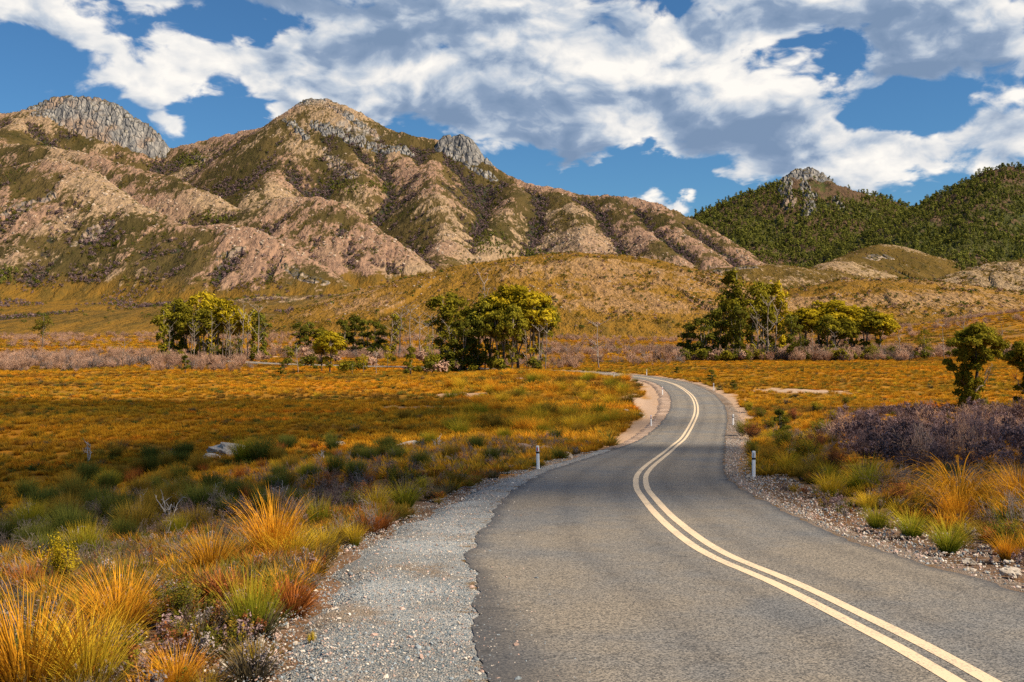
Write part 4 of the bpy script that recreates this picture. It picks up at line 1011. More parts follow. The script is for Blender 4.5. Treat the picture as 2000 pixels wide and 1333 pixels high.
    for nm in [k for k in HILL if k not in ('mountain_range', 'forested_peak', 'forested_mountain')]:
        H = HILL[nm]; fr = front(nm)
        w = (0.12 + sstep(fbm(H['X'] / 30, H['Y'] / 30, 4, 56), 0.0, 0.4)) * fr * sstep(H['z'] - H['base'], 2, 8)
        P, i = pick_on(nm, w, 5200 if nm == 'foothill' else 3000, g); sc = 0.5 + 1.7 * g.random(len(P)) ** 3
        scatter('hill_bushes', 'dark low bushes dotted over the ' + H['label'], 'bushes', bush, P, sc, seed=6)
        w = sstep(fbm(H['X'] / 55, H['Y'] / 70, 3, 57), 0.08, 0.4) * fr * sstep(H['z'] - H['base'], 8, 20)
        P, i = pick_on(nm, w, 700 if nm == 'foothill' else 300, g); sc = 0.3 + 1.2 * g.random(len(P)) ** 4
        scatter('hill_stones', 'pale stones strewn over the ' + H['label'], 'stones', rocks, P, sc, tilt=0.5, seed=7)
mountain_growth()

# ------------------------------------------------------------------ plain: sedge tussocks and scrub
def plain_growth():
    g = np.random.default_rng(88)
    short = [tussock_mesh('sedge', G_PLAIN, 90, 0.55, 0.22, 0.05, 1.15, 0.9, 0.03, 2, 500 + s, 0.5) for s in range(4)]
    # middle distance
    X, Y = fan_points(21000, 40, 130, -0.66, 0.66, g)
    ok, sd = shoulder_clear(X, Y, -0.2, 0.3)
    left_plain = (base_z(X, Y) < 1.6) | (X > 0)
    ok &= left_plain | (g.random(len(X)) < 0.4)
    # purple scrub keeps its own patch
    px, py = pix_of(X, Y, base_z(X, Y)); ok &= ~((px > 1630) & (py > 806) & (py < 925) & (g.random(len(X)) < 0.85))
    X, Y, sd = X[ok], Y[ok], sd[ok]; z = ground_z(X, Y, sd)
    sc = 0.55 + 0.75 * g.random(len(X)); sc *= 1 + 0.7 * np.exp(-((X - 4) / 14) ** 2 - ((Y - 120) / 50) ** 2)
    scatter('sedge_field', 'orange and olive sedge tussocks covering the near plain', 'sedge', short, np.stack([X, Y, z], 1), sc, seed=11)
    X, Y = fan_points(34000, 130, 330, -0.62, 0.62, g)
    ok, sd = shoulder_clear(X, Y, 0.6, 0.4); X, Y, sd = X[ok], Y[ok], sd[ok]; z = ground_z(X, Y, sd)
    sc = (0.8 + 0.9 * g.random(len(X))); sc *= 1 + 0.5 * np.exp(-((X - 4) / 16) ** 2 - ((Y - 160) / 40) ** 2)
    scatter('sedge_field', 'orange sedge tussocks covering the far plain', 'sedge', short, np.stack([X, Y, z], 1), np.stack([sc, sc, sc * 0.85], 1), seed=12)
    clump = [tussock_mesh('sedge_clump', m_, 170, 0.8, 0.22, 0.05, 0.95, 0.8, 0.022, 3, 540 + s, 0.5) for s, m_ in enumerate((G_OLIVE, G_GREEN, G_YELLOW, G_ORANGE, G_DULL))]
    X, Y = fan_points(9000, 60, 260, -0.6, 0.6, g); nzc = fbm(X / 14, Y / 20, 3, 37); ok, sd = shoulder_clear(X, Y, 0.2, 0.4); ok &= g.random(len(X)) < 0.10 + 0.75 * sstep(nzc, 0.05, 0.35)
    X, Y, sd = X[ok], Y[ok], sd[ok]; z = ground_z(X, Y, sd); sc = 0.45 + 0.75 * g.random(len(X)) ** 1.6
    scatter('sedge_clumps', 'taller darker clumps dotted through the sedge plain', 'sedge', clump, np.stack([X, Y, z], 1), sc, seed=16)
    low = [tussock_mesh('sedge', G_PLAIN, 40, 0.7, 0.5, 0.2, 1.25, 0.6, 0.09, 2, 520 + s, 0.5) for s in range(3)]
    X, Y = fan_points(22000, 330, 700, -0.60, 0.60, g)
    z = base_z(X, Y); sc = 1.2 + 1.6 * g.random(len(X))
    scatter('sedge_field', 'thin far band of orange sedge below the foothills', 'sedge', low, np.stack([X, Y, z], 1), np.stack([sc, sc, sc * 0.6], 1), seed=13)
    # grey-pink dead scrub: bands across the far plain
    scrub = [twig_mesh('dead_scrub', T_PINK if s < 4 else T_GREY, 2.4, 1.5, 12, 5, 0.045, 600 + s, 3, 2, 0.02) for s in range(5)]
    X, Y = fan_points(30000, 215, 420, -0.62, 0.62, g)
    z = base_z(X, Y); px, py = pix_of(X, Y, z); w = np.zeros(len(X))
    def band(x0, x1, y0, y1, d, soft=25):
        m = sstep(px, x0 - soft, x0 + soft) * (1 - sstep(px, x1 - soft, x1 + soft)) * ((py > y0) & (py < y1)); return m * d
    nz = fbm(X / 25, Y / 25, 3, 19)
    w = np.maximum(w, band(-300, 470, 692, 727, 0.8, 40) * sstep(nz, -0.35, 0.0)); w = np.maximum(w, band(290, 520, 690, 712, 0.7))
    w = np.maximum(w, band(540, 860, 686, 702, 0.6)); w = np.maximum(w, band(1320, 1780, 688, 706, 1.0)); w = np.maximum(w, band(1740, 2300, 684, 700, 0.75, 30))
    w = np.maximum(w, band(830, 1120, 708, 728, 0.35)); w = np.maximum(w, band(1060, 1350, 684, 694, 0.5)); w = np.maximum(w, band(1100, 1330, 700, 716, 0.22))
    w = w * (0.25 + 0.75 * sstep(fbm(X / 13, Y / 13, 3, 20), -0.15, 0.25)); ok = g.random(len(X)) < w; ok &= shoulder_clear(X, Y, 1.5, 1.5)[0]
    X, Y, z = X[ok], Y[ok], z[ok]; sc = 0.30 + 1.05 * g.random(len(X)) ** 1.5 + 0.5 * np.exp(-((pix_of(X, Y, z)[0] - 1550) / 200) ** 2)
    scatter('dead_scrub', 'pinkish grey leafless scrub in bands across the far plain', 'scrub', scrub, np.stack([X, Y, z], 1), sc, seed=14)
    X, Y = fan_points(7000, 430, 800, -0.6, 0.6, g); nz = fbm(X / 60, Y / 40, 3, 29); ok = g.random(len(X)) < sstep(nz, 0.0, 0.25)
    X, Y = X[ok], Y[ok]; z = base_z(X, Y); sc = 0.7 + 0.8 * g.random(len(X))
    scatter('dead_scrub', 'faint purple scrub at the foot of the hills', 'scrub', scrub[:3], np.stack([X, Y, z], 1), sc, seed=15)
    # hill-foot growth on the foothills
    return short, scrub
SHORT, SCRUB = plain_growth()

# ------------------------------------------------------------------ roadside growth near the camera
def near_growth():
    g = np.random.default_rng(99)
    small = [tussock_mesh('small_tussock', m_, 110, 0.42, 0.10, 0.05, 1.0, 0.8, 0.012, 3, 700 + s, 0.45) for s, m_ in enumerate((G_OLIVE, G_YELLOW, G_ORANGE, G_OLIVE, G_GREEN, G_RUST))]
    twigs = [twig_mesh('dry_twigs', m_, 0.78, 0.24, 8, 3, 0.008, 720 + s, 3, 3, 0.0028) for s, m_ in enumerate((T_GREY, T_GREY, T_PURPLE, T_GREY))]
    heath = [leafy_mesh('heath_sprig', m_, 0.32, 0.22, 9, 46, 0.014, 740 + s) for s, m_ in enumerate((G_OLIVE, T_PURPLE, L_DARK, L_RED, T_GREY))]
    small_l = [tussock_mesh('small_tussock', m_, 150, 0.46, 0.12, 0.05, 1.2, 0.7, 0.012, 3, 760 + s, 0.5) for s, m_ in enumerate((G_OLIVE, G_GREEN, G_OLIVE, G_DULL, G_ORANGE, G_RUST, G_DULL))]
    # left slope
    X, Y = fan_points(9000, 6.5, 88, -0.62, 0.30, g); X2, Y2 = fan_points(2600, 6.5, 26, -0.62, 0.0, g); X = np.r_[X, X2]; Y = np.r_[Y, Y2]
    ok, sd = shoulder_clear(X, Y, 0.0, 0.3); ok &= (sd < 0)
    X, Y, sd = X[ok], Y[ok], sd[ok]; z = ground_z(X, Y, sd); hi = base_z(X, Y) > 0.7
    nz = fbm(X / 5, Y / 5, 3, 71) + 0.25 * g.normal(size=len(X)); edge = -sd
    strip_ = (edge < 9) | (Y < 16)
    a = hi & (nz > 0.02); b = hi & (g.random(len(X)) < 0.30); c = hi
    pxl, pyl = pix_of(X, Y, z); darkband = (pyl < 1085 - 0.10 * pxl) & (edge > 7.0)
    bareground = (pxl > 190) & (pxl < 490) & (pyl > 1170)
    k = (a | (hi & (g.random(len(X)) < 0.35))) & ~(darkband & (g.random(len(X)) < 0.75)) & ~(bareground & (g.random(len(X)) < 0.85)); sc = 0.6 + 0.8 * g.random(k.sum())
    scatter('small_tussocks', 'small mixed tussocks filling the slope left of the road', 'tussocks', small_l, np.stack([X, Y, z], 1)[k], sc, seed=21)
    k = b & (darkband | (g.random(len(X)) < 0.12)) & ~bareground & (g.random(len(X)) < 0.9); sc = 0.5 + 0.75 * g.random(k.sum()) ** 1.6
    scatter('dry_twigs', 'grey dry twigs between the tussocks left of the road', 'twigs', twigs, np.stack([X, Y, z], 1)[k], sc, tilt=0.3, seed=22)
    k = c & (g.random(len(X)) < 0.5); sc = 0.6 + 0.9 * g.random(k.sum())
    scatter('low_heath', 'low dark heath sprigs on the slope left of the road', 'heath', heath, np.stack([X, Y, z], 1)[k], sc, tilt=0.2, seed=23)
    # right bank
    X, Y = fan_points(7000, 9, 90, 0.08, 0.66, g); X2, Y2 = fan_points(1800, 11, 34, 0.2, 0.66, g); X = np.r_[X, X2]; Y = np.r_[Y, Y2]
    ok, sd = shoulder_clear(X, Y, 0.3, 0.1); ok &= (sd > 0); X, Y, sd = X[ok], Y[ok], sd[ok]; z = ground_z(X, Y, sd)
    px, py = pix_of(X, Y, z); purple = (px > 1630) & (py > 808) & (py < 925)
    nz = fbm(X / 5, Y / 5, 3, 72) + 0.25 * g.normal(size=len(X))
    k = ~purple & (nz > -0.05) & (sd > 6) & (g.random(len(X)) < 0.8); sc = 0.7 + 0.9 * g.random(k.sum())
    scatter('small_tussocks', 'small mixed tussocks filling the bank right of the road', 'tussocks', small, np.stack([X, Y, z], 1)[k], sc, seed=24)
    k = ~purple & (nz < 0.1) & (g.random(len(X)) < np.where(sd < 6.5, 0.35, 0.9)); sc = 0.45 + 0.8 * g.random(k.sum())
    scatter('low_heath', 'low brown heath sprigs on the bank right of the road', 'heath', heath, np.stack([X, Y, z], 1)[k], sc, tilt=0.2, seed=25)
    k = ~purple & (nz < -0.1) & (sd > 6.5) & (g.random(len(X)) < 0.3); sc = 0.6 + 0.8 * g.random(k.sum())
    scatter('dry_twigs', 'dry twigs between the tussocks right of the road', 'twigs', twigs, np.stack([X, Y, z], 1)[k], sc, tilt=0.3, seed=26)
    # stones: crushed grey stone on the shoulder, mixed stones on the verges
    st = [rock_mesh('pebble', m_, 10 + s, 1, 0.6, 0.4, flat=True) for s, m_ in enumerate((STONE_BLUE, STONE_PALE, STONE_BLUE, STONE_PALE, STONE_BLUE, STONE_PINK))]
    n = 42000; i = (np.searchsorted(rc[:, 1], 8.2) + (np.searchsorted(rc[:, 1], 60) - np.searchsorted(rc[:, 1], 8.2)) * g.random(n) ** 1.5).astype(int)
    d = -(wl[i] + np.where(g.random(n) < 0.16, -1.1 * g.random(n) ** 2, (shl[i] + 0.35) * g.random(n) ** 0.9))
    X = rc[i, 0] + nrm[i, 0] * d + g.normal(0, 0.05, n); Y = rc[i, 1] + nrm[i, 1] * d + g.normal(0, 0.08, n)
    z = base_z(X, Y) + 0.004
    sc = 0.006 + 0.017 * g.random(n) ** 2.5 + np.where(g.random(n) < 0.006, 0.028, 0)
    keep = (perlin(X / 1.4, Y / 2.2, 88) + 0.5 * perlin(X / 0.4, Y / 0.5, 89) + 0.9 * g.random(n)) > 0.12; X, Y, z, sc = X[keep], Y[keep], z[keep], sc[keep]
    scatter('shoulder_stones', 'crushed grey stone lying on the left shoulder', 'gravel', st, np.stack([X, Y, z], 1), sc, tilt=0.6, seed=27)
    n = 16000; i = (np.searchsorted(rc[:, 1], 10) + (np.searchsorted(rc[:, 1], 120) - np.searchsorted(rc[:, 1], 10)) * g.random(n) ** 1.3).astype(int)
    d = wr[i] + 0.1 + (shr[i] + 1.2) * g.random(n) ** 1.1
    X = rc[i, 0] + nrm[i, 0] * d; Y = rc[i, 1] + nrm[i, 1] * d; z = base_z(X, Y) + 0.002
    sc = 0.012 + 0.03 * g.random(n) ** 3 + np.where(g.random(n) < 0.02, 0.035 * g.random(n), 0)
    scatter('verge_stones', 'pale broken stones lying on the right verge', 'gravel', st[1::2] + st[:1], np.stack([X, Y, z], 1), sc, tilt=0.6, seed=28)
    n = 5000; X, Y = fan_points(n, 7, 24, -0.5, -0.12, g); ok, sd = shoulder_clear(X, Y, -0.1, 0); X, Y, sd = X[ok], Y[ok], sd[ok]
    z = ground_z(X, Y, sd); sc = 0.012 + 0.05 * g.random(len(X)) ** 3
    scatter('soil_stones', 'pinkish stones on the bare soil left of the shoulder', 'gravel', [st[5], st[1]], np.stack([X, Y, z], 1), sc, tilt=0.6, seed=29)
near_growth()

# ------------------------------------------------------------------ trees
def tree_meshes(style, seed, leaf=None, bark=None, fine=1.0):
    """a tree 1 unit tall: trunk mesh and crown mesh"""
    g = np.random.default_rng(seed); T = Tubes(); Lf = Leaves()
    def limb(p0, p1, r0, r1, k=5, amp=0.012): T.add(wander(p0, p1, k, amp, g), np.linspace(r0, r1, k), 6, np.linspace(0.2, 1, k), g.random())
    sz = 0.024 / fine ** 0.5
    def cl(c, r, n, tone=None, up=0.15): Lf.clump(c, r, int(n * fine), sz, g, 0.5, g.random() if tone is None else tone, up)
    if style == 'domed':
        top = np.array([g.normal(0, 0.03), g.normal(0, 0.03), 0.78]); P = wander((0, 0, -0.02), top, 8, 0.008, g); T.add(P, np.linspace(0.016, 0.006, 8), 7)
        for k in range(2):
            a = g.random() * 6.28; limb(P[1], (0.13 * math.cos(a), 0.13 * math.sin(a), 0.7), 0.010, 0.004, 6)
        for k in range(19):
            a = k * 2.399 + g.random() * 0.5; q = math.sqrt((k + 0.5) / 19); zc = 0.90 - 0.30 * q * q + g.normal(0, 0.03)
            c = np.array([0.235 * q * math.cos(a), 0.235 * q * math.sin(a), zc]); s = 0.062 + 0.03 * g.random()
            cl(c, (s * 1.15, s * 1.15, s), 130)
            if k % 2: limb(P[3 + k % 4], c - np.array([0, 0, s * 0.4]), 0.006, 0.0025)
        for k in range(16):
            a = k * 2.399; q = 0.06 + 0.17 * g.random(); cl((q * math.cos(a), q * math.sin(a), 0.46 + 0.22 * g.random()), (0.065, 0.065, 0.06), 70, 0.3)
        for k in range(5):
            a = g.random() * 6.28; cl((0.05 * math.cos(a), 0.05 * math.sin(a), 0.12 + 0.28 * g.random()), (0.04, 0.04, 0.055), 40, 0.2)
    elif style == 'sheathed':
        top = np.array([g.normal(0, 0.03), g.normal(0, 0.03), 0.97]); P = wander((0, 0, -0.02), top, 9, 0.008, g); T.add(P, np.linspace(0.016, 0.005, 9), 7)
        for k in range(17):
            f = 0.12 + 0.86 * (k / 16); b = np.array([np.interp(f, np.linspace(0, 1, 9), P[:, c]) for c in range(3)])
            w = 0.045 + 0.055 * math.sin(math.pi * min(1, f * 0.9)) * g.random() + (0.03 if f > 0.6 else 0)
            a = g.random() * 6.28; c = b + np.array([w * 0.8 * math.cos(a), w * 0.8 * math.sin(a), 0]); cl(c, (w, w, w * 1.15), 110)
        for k in range(5):
            a = g.random() * 6.28; f = g.integers(3, 7); limb(P[f], P[f] + np.array([0.16 * math.cos(a), 0.16 * math.sin(a), 0.12]), 0.006, 0.002)
            cl(P[f] + np.array([0.16 * math.cos(a), 0.16 * math.sin(a), 0.14]), (0.06, 0.06, 0.055), 70)
    elif style == 'bushy':
        for s in range(3):
            a = g.random() * 6.28; P = wander((0, 0, -0.02), (0.13 * math.cos(a), 0.13 * math.sin(a), 0.8), 7, 0.01, g); T.add(P, np.linspace(0.015, 0.004, 7), 6)
        for k in range(26):
            a = k * 2.399; f = g.random(); q = 0.24 * (1 - 0.75 * max(0, f - 0.35)) * math.sqrt(g.random()); s = 0.07 + 0.035 * g.random()
            cl((q * math.cos(a), q * math.sin(a), 0.10 + 0.82 * f), (s, s, s * 0.95), 110)
    elif style == 'sapling':
        P = wander((0, 0, -0.02), (0.04, 0.02, 0.9), 6, 0.012, g); T.add(P, np.linspace(0.018, 0.006, 6), 6)
        for k in range(12):
            a = k * 2.399; f = 0.35 + 0.6 * g.random(); q = 0.20 * math.sqrt(g.random()); s = 0.10 + 0.05 * g.random()
            cl((q * math.cos(a), q * math.sin(a), f), (s, s, s * 0.95), 60)
            if k % 3 == 0: limb(P[2], (q * math.cos(a), q * math.sin(a), f), 0.008, 0.003)
    elif style == 'dead':
        P = wander((0, 0, -0.02), (g.normal(0, 0.05), g.normal(0, 0.05), 1.0), 8, 0.010, g); T.add(P, np.linspace(0.014, 0.003, 8), 6)
        for k in range(13):
            f = g.integers(2, 8); a = g.random() * 6.28; Lb = 0.10 + 0.18 * g.random()
            Q = wander(P[f], P[f] + np.array([Lb * math.cos(a) * 0.8, Lb * math.sin(a) * 0.8, Lb * 0.8]), 5, 0.012, g); T.add(Q, np.linspace(0.006, 0.002, 5), 4, np.linspace(0.4, 1, 5), g.random())
            for j in range(3):
                d = g.normal(size=3); d[2] = abs(d[2]); T.add(np.stack([Q[2 + j % 3], Q[2 + j % 3] + d * 0.04]), [0.0025, 0.001], 3, [0.7, 1.0])
    tm = T.mesh('trunk', bark or BARK); cm = Lf.mesh('crown', leaf) if Lf.V else None
    return tm, cm

TREE = {}
for st, n_, leafs in (('domed', 3, (L_GOLD, L_OLIVE)), ('sheathed', 3, (L_OLIVE, L_DARK, L_GOLD)), ('bushy', 2, (L_DARK, L_OLIVE)), ('sapling', 2, (L_GOLD, L_OLIVE, L_DARK))):
    for s in range(n_):
        base_t, base_c = tree_meshes(st, 900 + s * 13 + len(st), leafs[0])
        for lm in leafs:
            c = base_c if lm is leafs[0] else base_c.copy()
            if lm is not leafs[0]: c.materials.clear(); c.materials.append(lm)
            TREE[(st, s, lm.name)] = (base_t, c)
for s in range(4): TREE[('dead', s, '')] = tree_meshes('dead', 960 + s, None, BARK_PALE if s != 2 else BARK)
def plant_tree(style, var, leaf, px, top, Y, label, group=None, wide=1.0, base=None, name=None, rz=None):
    """a tree whose top shows at (px, top) standing Y metres away"""
    X = (px - 1000) / F * Y; zb = on_ground(X, Y); h = (ZC - (top - HZ) / F * Y) - zb
    tm, cm = TREE[(style, var, leaf.name if leaf else '')]
    e = empty(name or ('dead_tree' if style == 'dead' else 'eucalypt_tree'), (X, Y, zb), random.random() * 6.28 if rz is None else rz)
    e.scale = (h * wide * 1.18, h * wide * 1.18, h)
    link('trunk', tm, None, e)
    if cm: link('crown', cm, None, e)
    tag(e, label, 'tree', group); return e

ORD = ['first', 'second', 'third', 'fourth', 'fifth', 'sixth', 'seventh', 'eighth', 'ninth', 'tenth', 'eleventh', 'twelfth', 'thirteenth', 'fourteenth', 'fifteenth', 'sixteenth', 'seventeenth', 'eighteenth', 'nineteenth', 'twentieth', 'last but one', 'last']
def grove(specs, what, gname):
    specs = sorted(specs, key=lambda q: q[3])
    kinds = {}
    for (st, v, lf, px, top, Y, wd) in specs:
        k = (st, lf.name if lf else ''); kinds.setdefault(k, 0); kinds[k] += 1
        word = {'domed': 'round-headed', 'sheathed': 'narrow leafy-trunked', 'bushy': 'dense bushy', 'sapling': 'small', 'dead': 'bare dead'}[st]
        colr = {'leaf_gold': 'golden-green', 'leaf_olive': 'olive', 'leaf_dark': 'dark green', '': 'pale'}[lf.name if lf else '']
        plant_tree(st, v, lf, px, top, Y, '%s %s tree, %s such from the left in %s' % (colr, word, ORD[kinds[k] - 1], what), gname, wd)
# left grove
grove([('sheathed', 0, L_OLIVE, 322, 606, 292, 1.0), ('sheathed', 1, L_OLIVE, 338, 586, 296, 1.0), ('sheathed', 2, L_OLIVE, 352, 590, 300, .9), ('sheathed', 0, L_GOLD, 385, 580, 304, .8),
       ('sheathed', 1, L_GOLD, 408, 572, 306, .9), ('domed', 0, L_GOLD, 425, 574, 296, .85), ('domed', 1, L_GOLD, 446, 588, 292, .95), ('domed', 2, L_OLIVE, 400, 600, 290, .9), ('domed', 2, L_GOLD, 468, 600, 296, .8),
       ('sheathed', 2, L_OLIVE, 496, 606, 300, .8), ('sheathed', 1, L_DARK, 512, 612, 290, .8), ('sapling', 0, L_DARK, 418, 668, 285, 1.1), ('sapling', 1, L_DARK, 462, 662, 285, 1.0), ('domed', 1, L_OLIVE, 366, 606, 294, .8)] +
      [('dead', k % 4, None, x_, t_, y_, .8) for k, (x_, t_, y_) in enumerate(((330, 640, 288), (348, 632, 300), (372, 622, 286), (390, 618, 292), (412, 626, 284), (433, 616, 290), (452, 622, 284), (472, 610, 288), (484, 618, 294), (503, 612, 286), (440, 640, 280), (378, 640, 282)))],
      'the left grove', 'trees of the left grove')
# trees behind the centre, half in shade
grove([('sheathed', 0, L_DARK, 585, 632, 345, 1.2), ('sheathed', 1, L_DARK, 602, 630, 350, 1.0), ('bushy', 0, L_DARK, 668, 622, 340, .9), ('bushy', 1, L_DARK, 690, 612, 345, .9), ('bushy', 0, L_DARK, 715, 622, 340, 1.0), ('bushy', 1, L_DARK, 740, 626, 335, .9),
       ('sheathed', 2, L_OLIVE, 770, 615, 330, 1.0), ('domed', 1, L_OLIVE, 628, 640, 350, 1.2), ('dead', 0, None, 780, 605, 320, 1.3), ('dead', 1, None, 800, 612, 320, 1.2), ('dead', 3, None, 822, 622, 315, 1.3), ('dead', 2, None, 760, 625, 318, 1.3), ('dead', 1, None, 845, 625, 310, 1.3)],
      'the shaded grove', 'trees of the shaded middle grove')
# centre grove
grove([('sheathed', 0, L_OLIVE, 862, 582, 232, 1.0), ('sheathed', 2, L_OLIVE, 885, 574, 236, .9), ('bushy', 0, L_DARK, 900, 622, 217, 1.0), ('bushy', 1, L_DARK, 930, 606, 219, .8), ('bushy', 0, L_OLIVE, 918, 596, 224, .7), ('domed', 0, L_OLIVE, 958, 570, 222, .85),
       ('domed', 1, L_GOLD, 985, 560, 222, .9), ('domed', 2, L_GOLD, 1012, 551, 224, 1.0), ('domed', 0, L_GOLD, 1040, 560, 220, .95), ('domed', 1, L_OLIVE, 1056, 580, 222, .85), ('domed', 2, L_OLIVE, 1000, 590, 214, .7), ('domed', 0, L_OLIVE, 972, 598, 214, .7),
       ('sapling', 1, L_OLIVE, 1000, 668, 216, .9), ('dead', 0, None, 947, 555, 226, .6), ('dead', 3, None, 1066, 640, 216, .9), ('dead', 1, None, 1050, 650, 214, .9), ('dead', 2, None, 1030, 640, 215, .7), ('dead', 0, None, 878, 640, 222, 1.0), ('dead', 1, None, 842, 640, 228, 1.1)],
      'the centre grove', 'trees of the tall centre grove')
# right grove
grove([('bushy', 1, L_DARK, 1345, 628, 292, 1.0), ('bushy', 0, L_DARK, 1372, 618, 288, 1.0), ('bushy', 1, L_DARK, 1398, 596, 290, .85), ('sheathed', 1, L_OLIVE, 1418, 570, 296, .9), ('sheathed', 0, L_OLIVE, 1437, 532, 298, .75), ('bushy', 0, L_OLIVE, 1432, 580, 290, .7),
       ('sheathed', 2, L_DARK, 1442, 600, 286, .8), ('sheathed', 1, L_OLIVE, 1470, 553, 300, .8), ('sheathed', 2, L_OLIVE, 1500, 557, 304, .8), ('sheathed', 0, L_GOLD, 1524, 556, 304, .8), ('domed', 1, L_OLIVE, 1488, 575, 300, .7), ('sheathed', 1, L_DARK, 1545, 616, 284, 1.0), ('sapling', 0, L_DARK, 1562, 650, 284, 1.0),
       ('domed', 0, L_GOLD, 1572, 596, 318, 1.2), ('domed', 1, L_GOLD, 1602, 590, 322, 1.2), ('domed', 2, L_GOLD, 1634, 582, 322, 1.3), ('domed', 0, L_GOLD, 1664, 592, 324, 1.2), ('domed', 1, L_OLIVE, 1690, 600, 322, 1.3), ('domed', 2, L_GOLD, 1718, 607, 322, 1.3), ('domed', 2, L_OLIVE, 1618, 612, 312, 1.0), ('domed', 0, L_OLIVE, 1650, 618, 314, 1.0),
       ('sapling', 1, L_DARK, 1806, 645, 300, 1.0), ('sapling', 0, L_OLIVE, 1700, 668, 290, 1.1), ('dead', 1, None, 1498, 600, 290, .9), ('dead', 3, None, 1512, 610, 288, .9), ('dead', 0, None, 1482, 612, 288, .9), ('dead', 2, None, 1590, 650, 290, 1.0), ('dead', 0, None, 1632, 652, 292, 1.0), ('dead', 1, None, 1845, 640, 300, 1.0), ('dead', 3, None, 1880, 620, 310, 1.0), ('dead', 2, None, 1760, 650, 300, 1.1)],
      'the right grove', 'trees of the right grove')
# lone small trees on the orange plain, left to right
for (st, v, lf, px, top, Y, wd, lab) in (
        ('sapling', 0, L_DARK, 82, 612, 420, 1.0, 'tiny dark tree alone on the far left plain'),
        ('bushy', 1, L_DARK, 362, 692, 206, .9, 'dark shrubby tree standing in front of the left grove'),
        ('bushy', 0, L_DARK, 550, 706, 196, .9, 'small dark bush between the left grove and the yellow tree'),
        ('domed', 2, L_GOLD, 644, 644, 208, 1.1, 'bright yellow-green tree alone before the shaded grove'),
        ('domed', 0, L_GOLD, 628, 656, 212, .9, 'lower golden tree leaning against the bright yellow-green one'),
        ('sapling', 1, L_DARK, 688, 708, 200, .9, 'thin dark sapling right of the bright yellow-green tree'),
        ('sapling', 0, L_GOLD, 710, 688, 204, 1.0, 'golden sapling midway between yellow-green tree and centre grove'),
        ('sapling', 1, L_GOLD, 757, 678, 225, .6, 'slim golden sapling behind the orange tussocks before the shaded grove'),
        ('bushy', 1, L_OLIVE, 802, 674, 194, .8, 'olive leafy stump-like tree left of the centre grove'),
        ('sapling', 1, L_OLIVE, 838, 656, 214, .8, 'slender olive tree touching the left side of the centre grove'),
        ('bushy', 0, L_DARK, 1390, 722, 172, 1.1, 'round dark bush beside the right guide post on the bend'),
        ('bushy', 1, L_DARK, 1322, 716, 200, 1.2, 'dark bush at the far right side of the bend'),
        ('bushy', 0, L_DARK, 1432, 742, 152, 1.1, 'small dark bush just right of the bend'),
        ('bushy', 1, L_DARK, 1525, 796, 78, 1.0, 'dark green bush on the bank behind the near right post'),
        ('sapling', 1, L_OLIVE, 1806, 648, 296, .8, 'small olive tree in the pink scrub at the right')):
    plant_tree(st, v, lf, px, top, Y, lab, 'lone small trees on the plain', wd, name='small_tree')
# bare stems on the left plain
for (px, top, Y, lab) in ((238, 660, 240, 'thin bare stem left of the left grove'), (582, 680, 206, 'thin bare stem left of the bright yellow-green tree'), (1170, 640, 230, 'leafless grey sapling right of the centre grove'),
                          (735, 690, 205, 'bare stem among the tussocks before the shaded grove'), (1950, 640, 290, 'bare pale stem at the far right of the scrub')):
    plant_tree('dead', random.randrange(4), None, px, top, Y, lab, 'bare stems on the plain', 1.2)

def undergrowth():
    g = np.random.default_rng(31); ms = []
    for k, m_ in enumerate((L_DARK, L_DARK, L_OLIVE, T_PINK)):
        gg = np.random.default_rng(350 + k); Lf = Leaves()
        for q in range(4): Lf.clump((gg.normal(0, 0.5), gg.normal(0, 0.5), 0.7 + 0.8 * gg.random()), (0.75, 0.75, 0.85), 70, 0.22, gg, 0.4, 0.3)
        ms.append(Lf.mesh('undergrowth', m_))
    P = []
    for (x0, x1, y0, y1, n_) in ((310, 520, 282, 302, 60), (560, 760, 325, 352, 90), (840, 960, 214, 228, 50), (960, 1080, 212, 226, 22), (1325, 1480, 280, 300, 120), (1480, 1740, 284, 318, 110), (540, 900, 195, 300, 40), (1750, 2020, 285, 320, 26)):
        px = x0 + (x1 - x0) * g.random(n_); Y = y0 + (y1 - y0) * g.random(n_); X = (px - 1000) / F * Y; P.append(np.stack([X, Y, base_z(X, Y) - 0.1], 1))
    P = np.concatenate(P); P = P[shoulder_clear(P[:, 0], P[:, 1], 2.0, 2.0)[0]]; sc = 0.6 + 1.3 * g.random(len(P)) ** 1.5
    scatter('undergrowth', 'dark tangled undergrowth at the feet of the groves', 'undergrowth', ms, P, sc, seed=51)
undergrowth()
